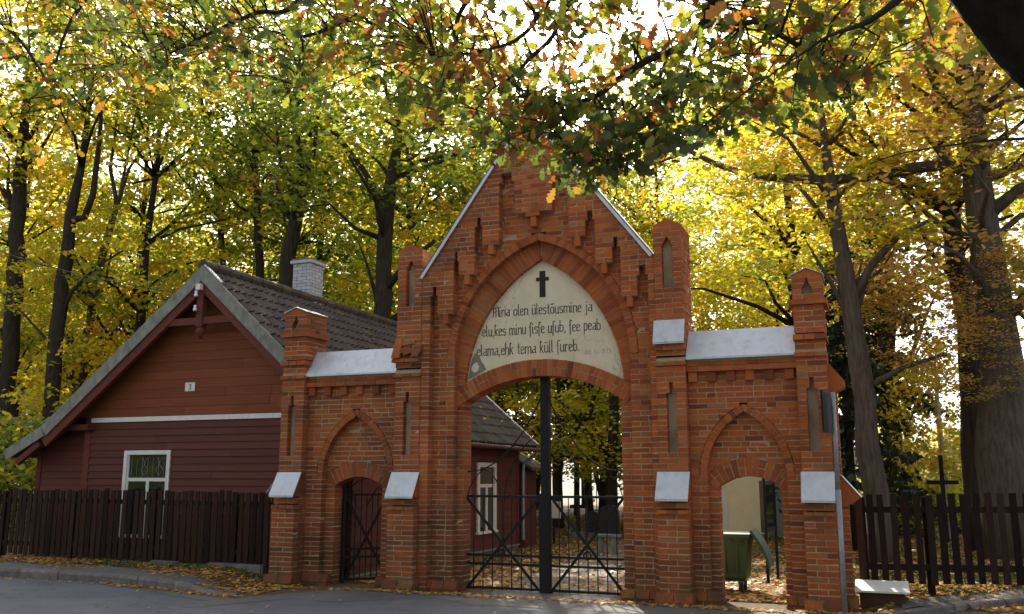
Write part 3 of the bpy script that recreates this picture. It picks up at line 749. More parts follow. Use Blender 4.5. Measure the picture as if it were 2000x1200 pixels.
# ---- lettering drawn with a broad pen
GL = {
'M': (1.0, [[(0,-.02),(.14,.12),(.14,1.5)], [(.02,1.35),(.14,1.5),(.46,1.3),(.46,.0)], [(.46,1.4),(.62,1.55),(.8,1.42),(.8,.12),(.95,0)], [(.22,.75),(.66,.85)]]),
'i': (.3, [[(0,1),(0,.12),(.12,0)], [(0,1.36),(.03,1.46)]]), 'n': (.6, [[(0,1),(0,0)], [(0,.82),(.26,1),(.4,.88),(.4,.1),(.48,0)]]),
'a': (.58, [[(.06,.98),(.38,.98),(.38,.1),(.46,0)], [(.38,.6),(.1,.52),(0,.34),(.06,.06),(.38,.14)]]), 'o': (.6, [[(0,.18),(0,.82),(.18,1),(.4,.82),(.4,.18),(.2,0),(0,.18)]]),
'l': (.3, [[(0,1.65),(0,.12),(.12,0)]]), 'e': (.56, [[(0,.5),(.36,.62),(.36,.86),(.18,1),(0,.84),(0,.14),(.18,0),(.4,.14)]]),
'u': (.6, [[(0,1),(0,.14),(.15,0),(.38,.16)], [(.38,1),(.38,.1),(.46,0)]]), 'ü': (.6, [[(0,1),(0,.14),(.15,0),(.38,.16)], [(.38,1),(.38,.1),(.46,0)], [(.05,1.34),(.08,1.44)], [(.31,1.34),(.34,1.44)]]),
'õ': (.6, [[(0,.18),(0,.82),(.18,1),(.4,.82),(.4,.18),(.2,0),(0,.18)], [(.02,1.34),(.14,1.46),(.26,1.36),(.38,1.48)]]),
's': (.54, [[(.36,.88),(.18,1),(0,.85),(0,.64),(.36,.42),(.36,.14),(.18,0),(0,.12)]]), 't': (.44, [[(.12,1.5),(.12,.12),(.26,0)], [(-.04,1),(.3,1)]]),
'm': (.92, [[(0,1),(0,0)], [(0,.82),(.22,1),(.35,.88),(.35,0)], [(.35,.82),(.57,1),(.7,.88),(.7,.1),(.78,0)]]), 'j': (.34, [[(.1,1),(.1,-.4),(-.04,-.5)], [(.1,1.36),(.13,1.46)]]),
'k': (.58, [[(0,1.65),(0,0)], [(0,.5),(.34,.98)], [(.1,.62),(.3,.1),(.44,0)], [(.0,1.65),(.14,1.5)]]), 'f': (.38, [[(.3,1.55),(.16,1.65),(.04,1.5),(.04,-.4)], [(-.06,.9),(.04,1.0)]]),
'b': (.6, [[(0,1.65),(0,.12),(.18,0),(.4,.16),(.4,.8),(.22,1),(0,.84)]]), 'p': (.6, [[(0,1),(0,-.5)], [(0,.82),(.22,1),(.4,.84),(.4,.18),(.2,0),(0,.14)]]),
'h': (.6, [[(0,1.65),(0,0)], [(0,.82),(.26,1),(.4,.86),(.4,.0),(.3,-.25)]]), 'r': (.48, [[(0,1),(0,.1),(.1,0)], [(0,.8),(.18,1),(.34,.92)]]),
'.': (.3, [[(.04,.0),(.07,.1)]]), ',': (.3, [[(.06,.1),(.08,0),(.0,-.24)]]), ' ': (.42, []), 'J': (.5, [[(.1,1.4),(.4,1.4)], [(.28,1.4),(.28,.1),(.1,0),(0,.15)]]),
'E': (.55, [[(.38,1.4),(0,1.4),(0,0),(.4,0)], [(0,.72),(.3,.72)]]), 'v': (.5, [[(0,1),(.18,0),(.36,1)]]), '1': (.34, [[(0,1.1),(.15,1.4),(.15,0)]]),
'2': (.55, [[(0,1.1),(.18,1.4),(.38,1.15),(0,0),(.42,0)]]), '5': (.55, [[(.38,1.4),(.04,1.4),(0,.8),(.3,.85),(.38,.4),(.2,0),(0,.1)]])}
def write(text, ul, vl, ur, vr, xh, mat, pen=.15):
    p, q = PY(ul, vl, YT), PY(ur, vr, YT); tot = sum(GL[c][0] for c in text)-.15; W_ = (q-p).length; sx = W_/tot
    m = MB(); x = 0; dz = (q.z-p.z)/W_; k = 0
    for ch in text:
        wob = random.uniform(-.03, .03)
        for pl in GL[ch][1]:
            pts = [Vector((p.x+(x+a+random.gauss(0, .008))*sx, 0, p.z+(b+wob)*xh+dz*(x+a)*sx)) for a, b in pl]
            for a, b in zip(pts, pts[1:]):
                d = (b-a).normalized(); nrm = Vector((-d.z, 0, d.x)); w = pen*xh*(.62+.38*abs(d.z))/2*random.uniform(.85, 1.1)
                a2, b2 = a-d*w*.7, b+d*w*.7; y = .2142-k % 23*.00006; k += 1
                m.add([(a2.x-nrm.x*w, y, a2.z-nrm.z*w), (a2.x+nrm.x*w, y, a2.z+nrm.z*w), (b2.x+nrm.x*w, y, b2.z+nrm.z*w), (b2.x-nrm.x*w, y, b2.z-nrm.z*w)], [(0, 1, 2, 3)])
        x += GL[ch][0]
    m.build('inscription_line', mat, tym, 'painted line reading '+text.replace('f', 's'))
write('Mina olen ülestõusmine ja', 962, 620, 1156, 608, .114, M['paint_black'])
write('elu,kes minu fisfe ufub, fee peab', 943, 658, 1173, 644, .116, M['paint_black'])
write('elama,ehk tema küll fureb.', 932, 696, 1132, 685, .118, M['paint_black'])
write('Joh. Ev. 11 25', 1142, 692, 1193, 689, .05, M['paint_faded'], .14)

# ---- emit the masonry: the 300 bricks that show largest singly, the rest joined
def prism_mesh(a, d, r, name): return MB().hexa(a, d, r).mesh(name)
BR.sort(key=lambda b: -b[3])
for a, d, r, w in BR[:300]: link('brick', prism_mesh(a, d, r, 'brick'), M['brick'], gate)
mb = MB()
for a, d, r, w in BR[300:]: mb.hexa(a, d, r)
HF = [(0,1,2,3),(7,6,5,4),(0,4,5,1),(1,5,6,2),(2,6,7,3),(3,7,4,0)]
tr = MB(); hol = MB()
for g in GB:
    if len(g) == 2: mb.add(g[0], HF, g[1])
    elif g[2] == 'mortarslope': MB().add(g[0], [(0,1,6,5),(1,2,7,6),(2,3,8,7),(3,4,9,8),(4,0,5,9),(4,3,2,1,0),(5,6,7,8,9)], g[1]).build('hollow_neck', M['mortar'], gate)
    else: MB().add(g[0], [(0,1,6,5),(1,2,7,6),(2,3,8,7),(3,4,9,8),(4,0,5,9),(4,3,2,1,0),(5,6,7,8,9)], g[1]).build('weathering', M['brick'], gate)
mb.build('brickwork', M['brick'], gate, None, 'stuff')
VO.sort(key=lambda b: -b[3])
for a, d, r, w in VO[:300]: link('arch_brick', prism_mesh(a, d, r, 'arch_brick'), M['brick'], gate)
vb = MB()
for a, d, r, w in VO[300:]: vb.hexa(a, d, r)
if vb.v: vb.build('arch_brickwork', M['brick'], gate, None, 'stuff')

CORE.build('mortar', M['mortar'], gate)

# ================================================================== IRON GATE
YG = .32
def P2(u, v): return PY(u, v, YG)
post = thing('gate_post', 'tall black middle post between the two iron gate leaves', 'post', (-5.06, YG, -.1))
m = MB(); p = P2(1057, 900); q = P2(1073, 900); m.box(p.x, q.x, YG-.03, YG+.09, -.12, 3.43); m.build('shaft', M['iron'], post)
m = MB(); m.box(p.x-.02, q.x+.02, YG-.045, YG+.1, -.12, .02); m.build('foot', M['iron'], post)
def curve(pts, n=6):
    "Catmull-Rom through the points"
    P = [pts[0]]+list(pts)+[pts[-1]]; out = []
    for i in range(1, len(P)-2):
        for k in range(n):
            t = k/n; a, b, c, d = P[i-1], P[i], P[i+1], P[i+2]
            out.append(.5*((2*b)+(c-a)*t+(2*a-5*b+4*c-d)*t*t+(3*b-a-3*c+d)*t**3))
    return out+[P[-2]]
def iron_leaf(xs, xm, label, sgn, name='iron_gate_leaf'):
    "xs: hinge side, xm: meeting side"
    r = thing(name, label, 'gate', (xs, YG, -.1))
    W_ = xm-xs
    def L(f, z, dy=0): return Vector((xs+W_*f, YG+dy, z))
    z0, zr, zl1, zl2, ztop = -.07, 1.45, .50, .36, 1.86
    MB().bar(L(0, z0), L(0, ztop), .055).build('stile', M['iron'], r)
    MB().bar(L(1, z0), L(1, zr+.05), .045).build('stile', M['iron'], r)
    for z in (zr, zl1, zl2, z0+.05): MB().bar(L(0, z), L(1, z), .018, .04).build('rail', M['iron'], r)
    for i in range(1, 8):
        f = i/8; MB().tube([L(f, z0+.02), L(f, zl1)], .011, 6).build('bar', M['iron'], r)
        MB().tube([L(f, zl1), L(f, zr+(.32 if i == 3 else .02))], .0085, 6).build('bar', M['iron'], r)
    MB().bar(L(.03, zr-.02, -.015), L(.98, z0+.04, -.015), .012, .045).build('brace', M['iron'], r)
    MB().bar(L(.98, zr-.02, .012), L(.05, z0+.06, .012), .012, .045).build('brace', M['iron'], r)
    c = L(.5, .54, -.03); MB().tube([c+Vector((.06*math.cos(a), 0, .06*math.sin(a))) for a in [i*math.pi/5 for i in range(11)]], .014, 6).build('rosette', M['iron'], r)
    # sweeping top and tracery
    tp_ = [L(0, ztop), L(.13, ztop+.01), L(.30, ztop+.07), L(.52, ztop+.26), L(.76, ztop+.62), L(.93, ztop+.98), L(1.02, ztop+1.25)]
    MB().tube(curve(tp_), .012, 6).build('top_sweep', M['iron'], r)
    MB().tube(curve([L(.04, zr+.02), L(.10, zr+.22), L(.26, zr+.44), L(.42, zr+.26), L(.50, zr-.05)]), .010, 6).build('tracery', M['iron'], r)
    MB().tube(curve([L(1.0, ztop+.62), L(.80, ztop+.42), L(.62, ztop+.05), L(.53, zr-.0), L(.52, zl1)]), .010, 6).build('tracery', M['iron'], r)
    return r
gl = iron_leaf(P2(908, 1000).x, P2(1056, 1000).x, 'left leaf of the black wrought iron main gate, nearest the house', 1)
gr = iron_leaf(P2(1225, 1000).x-.02, P2(1074, 1000).x, 'right leaf of the black wrought iron main gate, beside the right pier', -1)
# side gate standing open
sg = iron_leaf(0, .86, 'narrow black iron side gate swung open in the left doorway', 1, 'iron_side_gate')
for o in list(sg.children):
    if o.name.split('.')[0] in ('top_sweep', 'tracery', 'rosette'): bpy.data.objects.remove(o)
for pl in ([Vector((0, YG, 1.28)), Vector((.16, YG, 1.62)), Vector((.43, YG, 1.74)), Vector((.70, YG, 1.62)), Vector((.86, YG, 1.28))],
           [Vector((0, YG, 1.2)), Vector((.12, YG, 1.55)), Vector((.215, YG, 1.25))], [Vector((.43, YG, 1.25)), Vector((.66, YG, 1.58)), Vector((.86, YG, 1.2))]):
    MB().tube(curve(pl), .011, 6).build('tracery', M['iron'], sg)
for o in sg.children: o.location = (0, -YG, .1)
sg.location = (-8.90, .40, -.1); sg.rotation_euler = (0, 0, math.radians(52))

# ================================================================== HOUSE
YH, YV = .80, .30          # gable wall, verge
RX, RZH = -12.3, 5.93      # ridge
HR = -9.0                  # right wall
KX, KZ, EX, EZ = -16.25, 2.80, -17.25, 2.31
RSX, RSZ = -8.55, 2.60
YB2 = 9.65
house = thing('wooden_house', 'red brown wooden house with tiled gable roof and white window left of the gateway', 'house', (RX, 5, 0))
def roof_z(x):
    if x > RX: return RZH-(x-RX)*(RZH-RSZ)/(RSX-RX)
    if x > KX: return RZH-(RX-x)*(RZH-KZ)/(RX-KX)
    return KZ-(KX-x)*(KZ-EZ)/(KX-EX)
WL, AL = -15.5, -16.95
def under(x): return roof_z(x)-.16
MB().poly([(WL, -.1), (HR-.03, -.1), (HR-.03, under(HR)), (RX, under(RX)), (WL, under(WL))], YH+.02, YB2-.35).build('wall_core', M['house_core'], house)
MB().poly([(AL, -.1), (WL, -.1), (WL, under(WL)), (KX, under(KX)), (AL, under(AL))], YH+.16, YB2-1.5).build('annexe_core', M['house_core'], house)
# boards
wL, wR = PY(245, 900, YH).x, PY(335, 900, YH).x; wT, wB = PY(290, 880, YH).z, .62
def hboard(x0, x1, z0, h, y, mat, name, tilt=.02, lim=None):
    m = MB(); z1 = z0+h-.004
    a0, b0, a1, b1 = x0, x1, x0, x1
    if lim: a0, b0 = max(x0, lim(z0)[0]), min(x1, lim(z0)[1]); a1, b1 = max(x0, lim(z1)[0]), min(x1, lim(z1)[1])
    if b1-a1 < .05: return
    yy = random.gauss(0, .0015)
    if b0-a0 > 3.2 and (b1-a1) > 2.6 and random.random() < .8:
        j = random.uniform(max(a0, a1)+.6, min(b0, b1)-.6)
        hboard(x0, j-.002, z0, h, y, mat, name, tilt, lim); hboard(j+.002, x1, z0, h, y, mat, name, tilt, lim); return
    m.hexa([(a0, y-tilt-.014+yy, z0), (b0, y-tilt-.014+yy, z0), (b1, y-.012+yy, z1), (a1, y-.012+yy, z1)], (0, .025, 0)); m.build(name, mat, house)
z = .16
while z < 2.80:
    if z+.14 > wB and z < wT:
        hboard(WL+.16, wL, z, .143, YH, M['board_low'], 'wall_board', .02); hboard(wR, HR-.02, z, .143, YH, M['board_low'], 'wall_board')
    else: hboard(WL+.16, HR-.02, z, .143, YH, M['board_low'], 'wall_board')
    z += .143
zt = z
def lim_up(z): 
    return (RX-(RZH-.14-z)*(RX-KX)/(RZH-KZ), RX+(RZH-.14-z)*(RSX-RX)/(RZH-RSZ))
m = MB(); m.box(WL+.16, HR-.02, YH-.045, YH+.01, zt+.005, zt+.10); m.build('white_trim', M['white'], house)
z = zt+.11
while z < 5.7:
    hboard(-20, HR-.02, z, .183, YH, M['board_up'], 'gable_board', .004, lim_up); z += .183
z = .16
while z < 2.7:
    hboard(AL+.12, WL-.02, z, .143, YH+.15, M['board_low'], 'wall_board', .012, lambda zz: ((AL, WL) if zz < 2.3 else (AL+(zz-2.25)*1.9, WL))); z += .143
for x0, x1, yy, zz in ((WL, WL+.16, YH-.035, zt+.1), (AL, AL+.12, YH+.115, 2.32)): MB().box(x0, x1, yy, yy+.04, .1, zz).build('corner_board', M['timber'], house)
MB().box(WL-.35, WL+.25, YH-.22, YH+.1, 2.72, 2.84).build('beam_end', M['timber'], house)
# right wall seen through the gateway
p0, p1, p2 = PX(930, 902, HR), PX(966, 906, HR), PX(948, 1037, HR)
sy0, sy1, sz0, sz1 = p0.y, p1.y, p2.z, (p0.z+p1.z)/2
def sboard(y0, y1, z0, h):
    MB().add([(HR+.012+.012, y0, z0), (HR+.024, y1, z0), (HR+.010, y1, z0+h-.004), (HR+.010, y0, z0+h-.004), (HR-.02, y0, z0), (HR-.02, y1, z0), (HR-.02, y1, z0+h-.004), (HR-.02, y0, z0+h-.004)], HF).build('wall_board', M['board_low'], house)
z = -.02
while z < 2.7:
    if z+.15 > sz0 and z < sz1: sboard(YH, sy0, z, .153); sboard(sy1, YB2-.35, z, .153)
    else: sboard(YH, YB2-.35, z, .153)
    z += .153
MB().box(HR-.1, HR+.02, YH, YB2-.35, -.3, -.03).build('foundation', M['stone'], house)
MB().box(HR-.02, HR+.06, YH-.01, YB2-.34, -.028, .01).build('sill_board', M['fascia'], house)
MB().box(HR-.02, HR+.035, YB2-.47, YB2-.34, -.02, 2.6).build('corner_board', M['timber'], house)
# windows
def window(frame_pts, label):
    pass
wf = MB(); T = .085; yw = YH-.05
w = MB(); w.box(wL, wL+T, yw, YH+.02, wB, wT); w.box(wR-T, wR, yw, YH+.02, wB, wT); w.box(wL+T, wR-T, yw, YH+.02, wT-T, wT); w.box(wL-.02, wR+.02, yw-.03, YH+.02, wB-.06, wB)
win = w.build('window', M['white'], house, 'white framed front window half hidden by the fence')
i0, i1 = wL+T, wR-T
f = MB(); zc = PY(290, 937, YH).z
f.box(i0, i1, YH-.02, YH+.03, zc-.035, zc+.035); xm_ = PY(289, 940, YH).x
f.box(xm_-.035, xm_+.035, YH-.018, YH+.03, wB, zc-.035); f.box(i0, i0+.04, YH-.018, YH+.03, wB, zc-.035)
f.box(i0, i0+.03, YH-.018, YH+.03, zc+.035, wT-T); f.box(i1-.03, i1, YH-.018, YH+.03, zc+.035, wT-T); f.build('sash', M['white'], win)
MB().box(i0, i1, YH+.005, YH+.012, zc+.03, wT-T+.01).build('pane', M['glass'], win); MB().box(i0, i1, YH+.004, YH+.011, wB, zc-.03).build('pane', M['glass'], win)
g = MB()      # ornamental grille behind the glass is seen through the upper pane
for k in range(7):
    x = i0+(k+.7)*(i1-i0)/7.4; g.tube([(x, YH-.002, zc+.05), (x, YH-.002, wT-T-.05)], .005, 5)
for cxx in (.42, .8):
    x = i0+cxx*(i1-i0)
    for s_ in (-1, 1): g.tube(curve([Vector((x, YH-.003, zc+.08)), Vector((x+s_*.08, YH-.003, zc+.2)), Vector((x, YH-.003, zc+.3)), Vector((x+s_*.06, YH-.003, wT-T-.06))]), .006, 5)
g.build('grille', M['fascia'], win)
w = MB(); T2 = .11
w.box(HR, HR+.06, sy0, sy0+T2, sz0, sz1); w.box(HR, HR+.06, sy1-T2, sy1, sz0, sz1); w.box(HR, HR+.06, sy0+T2, sy1-T2, sz1-T2, sz1); w.box(HR, HR+.09, sy0-.03, sy1+.03, sz0-.06, sz0)
win2 = w.build('window', M['white'], house, 'white framed side window seen through the main gate')
ym = (sy0+sy1)/2; zm = sz0+(sz1-sz0)*.66
f = MB(); f.box(HR, HR+.045, sy0+T2, sy1-T2, zm-.04, zm+.04); f.box(HR, HR+.043, ym-.05, ym+.05, sz0, zm-.04); f.box(HR, HR+.04, sy0+T2, sy0+T2+.06, sz0, zm-.04); f.box(HR, HR+.04, sy1-T2-.06, sy1-T2, sz0, zm-.04); f.build('sash', M['white'], win2)
MB().box(HR-.01, HR+.016, sy0+T2, sy1-T2, sz0, zm-.03).build('pane', M['glass'], win2); MB().box(HR-.01, HR+.015, sy0+T2, sy1-T2, zm+.03, sz1-T2+.01).build('pane', M['glass'], win2)
# roof: boarding, tiles, verge boards
def slab(xa, za, xb, zb, y0, y1, t, mat, name, dz=0):
    m = MB(); m.hexa([(xa, y0, za+dz), (xb, y0, zb+dz), (xb, y1, zb+dz), (xa, y1, za+dz)], (0, 0, -t)); return m.build(name, mat, house)
slab(RX, RZH, RSX, RSZ, YV+.04, YB2, .05, M['timber'], 'roof_deck', -.09); slab(KX, KZ, RX, RZH, YV+.04, YB2, .05, M['timber'], 'roof_deck', -.09); slab(EX, EZ, KX, KZ, YV+.04, YB2-1, .05, M['timber'], 'roof_deck', -.09)
def tiles(xa, za, xb, zb, y0, y1, name):
    "pantiles from (xa,za) ridge side to (xb,zb) eave side: every course laps the one below"
    L = math.hypot(xb-xa, zb-za); n = max(1, round(L/.36)); dx, dz = (xb-xa)/n, (zb-za)/n; nc = int((y1-y0)/.22); m = MB()
    nx_, nz_ = -(zb-za)/L, (xb-xa)/L
    if nz_ < 0: nx_, nz_ = -nx_, -nz_
    prof = [(0, .004), (.16, .0), (.36, .004), (.56, .03), (.74, .045), (.9, .032)]
    for r in range(n):
        ax, az, bx_, bz = xa+dx*r-dx*.08, za+dz*r-dz*.08, xa+dx*(r+1), za+dz*(r+1)
        for c in range(nc):
            y = y0+(y1-y0)*c/nc; cw = (y1-y0)/nc; rr = random.random(); jl = random.gauss(0, .008); lift = .034+random.gauss(0, .004); vs = []
            pr = prof+[(1.0, .012)]
            for f_, h in pr: vs.append((ax+nx_*h, y+f_*cw, az+nz_*h))
            for f_, h in pr: vs.append((bx_+dx*jl+nx_*(h+lift), y+f_*cw, bz+dz*jl+nz_*(h+lift)))
            for f_, h in pr: vs.append((bx_+dx*jl+nx_*(h+lift-.03), y+f_*cw, bz+dz*jl+nz_*(h+lift-.03)))
            k = len(pr)
            m.add(vs, [(i, i+1, k+i+1, k+i) for i in range(k-1)]+[(k+i, k+i+1, 2*k+i+1, 2*k+i) for i in range(k-1)], rr)
    return m.build(name, M['tile'], house, None, 'stuff')
tiles(RX, RZH-.06, RSX-.0, RSZ-.06, YV+.06, YB2, 'roof_tiles'); tiles(RX, RZH-.06, KX, KZ-.06, YV+.06, YB2, 'roof_tiles'); tiles(KX, KZ-.06, EX, EZ-.06, YV+.06, YB2-1, 'roof_tiles')
for k in range(26):
    y = YV+.02+k*.365; m = MB()
    m.tube([(RX, y, RZH-.01+.012*(k % 2)), (RX, y+.38, RZH+.01)], [.12, .105], 10); m.build('ridge_tile', M['tile'], house)
def verge(xa, za, xb, zb, y, w, t, mat, name, off=0):
    p, q = Vector((xa, y, za-off)), Vector((xb, y, zb-off)); d = (q-p).normalized(); n_ = Vector((-d.z, 0, d.x)); n_ = n_ if n_.z > 0 else -n_
    return MB().hexa([p-n_*w, q-n_*w, q, p], (0, t, 0)).build(name, mat, house)
verge(RX, RZH, RSX, RSZ, YV, .24, .035, M['fascia'], 'bargeboard'); verge(RX-.005, RZH, KX, KZ, YV+.004, .24, .031, M['fascia'], 'bargeboard'); verge(KX, KZ, EX, EZ, YV+.003, .22, .035, M['fascia'], 'bargeboard')
verge(RX, RZH-.26, RSX, RSZ-.26, YV+.04, .2, .1, M['timber'], 'rafter'); verge(RX, RZH-.26, KX, KZ-.26, YV+.044, .2, .09, M['timber'], 'rafter'); verge(KX-.1, KZ-.3, EX+.3, EZ-.2, YV+.045, .12, .1, M['timber'], 'rafter')
verge(RX, RZH+.02, RSX, RSZ+.02, YB2, .07, .12, M['zinc'], 'verge_flashing'); verge(RX+.06, RZH+.015, RX+.5, RZH+.015-.44*.888, YV-.004, .03, .06, M['zinc'], 'verge_flashing')
c0, c1 = PY(330, 632, YV+.1), PY(467, 619, YV+.1); MB().box(c0.x, c1.x, YV+.06, YV+.16, c0.z-.07, c0.z+.07).build('collar_beam', M['timber'], house)
k0 = PY(394, 550, YV+.05); MB().box(k0.x-.075, k0.x+.075, YV+.03, YV+.17, c0.z-.12, k0.z+.2).build('king_post', M['timber'], house)
MB().tube([(k0.x, YV+.1, c0.z-.12), (k0.x, YV+.1, c0.z-.15), (k0.x, YV+.1, c0.z-.16), (k0.x, YV+.1, c0.z-.22), (k0.x, YV+.1, c0.z-.28), (k0.x, YV+.1, c0.z-.3), (k0.x, YV+.1, c0.z-.36)], [.06, .06, .085, .095, .075, .045, .03], 10).build('finial', M['timber'], house, None, None, True)
b = PY(390, 561, YV); MB().box(b.x-.05, b.x+.06, YV-.06, YV+.03, b.z-.06, b.z+.06).build('junction_box', M['white'], house)
for u, v in ((383, 574), (381, 602)):
    p = PY(u, v, YV-.04); MB().tube([p+Vector((0, 0, -.055)), p+Vector((0, 0, -.01)), p+Vector((0, 0, 0)), p+Vector((0, 0, .02)), p+Vector((0, 0, .04)), p+Vector((0, 0, .06))], [.04, .038, .022, .022, .034, .02], 10).build('insulator', M['porcelain'], house, None, None, True)
    MB().tube([p+Vector((0, 0, -.06)), p+Vector((.02, .03, -.1)), Vector((k0.x-.06, YV+.06, p.z-.1))], .008, 6).build('insulator_hook', M['iron'], house)
# number plate
a, b = PY(363, 748, YH-.02), PY(381, 764, YH-.02)
plate = MB().box(a.x, b.x, YH-.035, YH-.026, b.z, a.z).build('number_plate', M['white'], house, 'white plate with the number 3')
cx_, cz_, s_ = (a.x+b.x)/2, (a.z+b.z)/2, .05
num = MB(); arc = [Vector((cx_+s_*.5*math.cos(t), YH-.0365, cz_+s_*.55+s_*.5*math.sin(t))) for t in np.linspace(2.6, -1.5, 9)]+[Vector((cx_+s_*.55*math.cos(t), YH-.0365, cz_-s_*.55+s_*.55*math.sin(t))) for t in np.linspace(1.5, -2.6, 9)]
num.tube(arc, .007, 6); num.build('numeral', M['print'], plate)
# gutter, downpipe
MB().tube([(RSX+.07, YV+.8, RSZ-.11), (RSX+.07, YB2-.1, RSZ-.15)], .055, 8).build('gutter', M['brownboard'], house)
dp = PX(1022, 980, HR+.12); MB().tube([(RSX+.07, dp.y, RSZ-.15), (RSX+.05, dp.y, RSZ-.25), (HR+.14, dp.y, RSZ-.5), (HR+.12, dp.y, 1.9), (HR+.12, dp.y, .1)], .045, 8).build('downpipe', M['galv'], house)
# chimney
chY0, chY1 = 4.0, 4.55; cxa, cxb = PY(573, 512, chY0).x, PY(607, 514, chY0).x; zt_ = PY(590, 505, chY0).z
chim = MB().box(cxa+.012, cxb-.012, chY0+.012, chY1-.012, 5.2, zt_-.05).build('chimney', M['chimney_mortar'], house, 'whitewashed brick chimney')
k = 0; z = 5.5
while z < zt_-.13:
    for face in range(2):
        L0, L1 = (cxa, cxb) if face == 0 else (chY0+.10, chY1); u = L0-(.13 if k % 2 else 0); first = True
        while u < L1-.02:
            a, b = max(u, L0)+.005, min(u+.25, L1)-.005; u += .26
            if b-a < .03: continue
            if face == 0: MB().box(a, b, chY0, chY0+.1, z+.006, z+.074).build('brick', M['chimney_brick'], chim)
            else: MB().box(cxb-.1, cxb, a, b, z+.006, z+.074).build('brick', M['chimney_brick'], chim)
    z += .08; k += 1
MB().box(cxa-.05, cxb+.05, chY0-.05, chY1+.05, zt_-.12, zt_-.05).build('chimney_crown', M['chimney_brick'], chim)
MB().box(cxa-.03, cxb+.03, chY0-.03, chY1+.03, zt_-.048, zt_).build('chimney_cap', M['stone'], chim)
MB().box(cxa-.02, cxb+.03, chY0-.02, chY1+.03, 5.3, 6.0).build('chimney_foot', M['chimney_brick'], chim)
# lower rear annexe with its own verge
ann = MB(); ann.poly([(-12.5, -.2), (HR+.05, -.2), (HR+.05, 1.95), (-12.5, 3.4)], YB2, 10.6); ann.build('rear_annexe', M['board_low'], house)
slab(-12.5, 3.9, HR+.32, 2.0, YB2-.1, 10.8, .08, M['tile'], 'annexe_roof')
verge(-12.5, 3.92, HR+.34, 2.0, 10.8, .08, .1, M['zinc'], 'verge_flashing')

# ---- power cable to the gable
c = thing('power_cable', 'thin black overhead cable running from the trees to the house gable', 'cable', PY(383, 575, YV-.05))
a, b = PY(382, 578, YV-.05), PY(-120, 440, 8)
MB().tube([a.lerp(b, t)-Vector((0, 0, 1.2*4*t*(1-t)*.25)) for t in np.linspace(0, 1, 16)], .012, 5).build('wire', M['iron'], c)

# ================================================================== FENCES
def fence(name, label, x0, x1, yfun, zfun, h, pw, gap, posts, cat='fence'):
    r = thing(name, label, cat, ((x0+x1)/2, yfun((x0+x1)/2), 0))
    x = x0; proto = None
    while x < x1:
        y, zb = yfun(x), zfun(x); j = random.gauss(0, .013); w = pw*random.uniform(.92, 1.07); t = random.gauss(0, .009)
        MB().add([(x, y, zb+j), (x+w, y, zb+j), (x+w+t, y, zb+h+j), (x+t, y, zb+h+j), (x, y+.022, zb+j), (x+w, y+.022, zb+j), (x+w+t, y+.022, zb+h+j), (x+t, y+.022, zb+h+j)], HF).build('picket', M['wood_fence'], r)
        x += pw+gap+random.gauss(0, .004)
    for dz in (.22, h-.22):
        xs = [x0]+[p for p in posts if x0 < p < x1]+[x1]
        for a, b in zip(xs, xs[1:]): MB().bar((a, yfun(a)+.05, zfun(a)+dz), (b, yfun(b)+.05, zfun(b)+dz), .05, .09).build('rail', M['wood_fence'], r)
    for p in posts: MB().box(p-.05, p+.05, yfun(p)+.08, yfun(p)+.18, -.2, zfun(p)+h-.04).build('post', M['wood_fence'], r)
    return r
fence('picket_fence', 'long dark brown picket fence in front of the wooden house', -19.5, -10.15, lambda x: .08, lambda x: .22-.03*sst(-14, -10, x), 1.29, .097, .048, [-18.8, -16.9, -15.0, -13.0, -11.1, -10.22])
fence('picket_fence', 'dark brown picket fence with wide gaps right of the gateway', -.33, 4.6, lambda x: .62+.05*max(0, x), lambda x: .27+.03*sst(0, 2, x), 1.25, .095, .06, [-.25, .62, 2.5, 4.4])
for u0, u1, v0, v1, lab in ((290, 345, 1098, 1114, 'small grey stone block low under the picket fence'), (355, 398, 1105, 1125, 'middle grey stone block under the picket fence'), (400, 512, 1104, 1128, 'long grey concrete block under the picket fence beside the gateway')):
    a, b = PY(u0, v1, -.02), PY(u1, v0, -.02); o = thing('stone_block', lab, 'stone', ((a.x+b.x)/2, .05, 0), 'stone blocks under the fence')
    m = MB(); m.box(a.x, b.x, -.04, .3, min(a.z, b.z)-.1, max(a.z, b.z))
    me = m.mesh('stone_block'); bm = bmesh.new(); bm.from_mesh(me); bmesh.ops.bevel(bm, geom=list(bm.edges), offset=.025, segments=2, affect='EDGES')
    for v in bm.verts: v.co += Vector((random.gauss(0, .006), random.gauss(0, .006), random.gauss(0, .006)))
    bm.to_mesh(me); bm.free(); link('block', me, M['stone'], o)

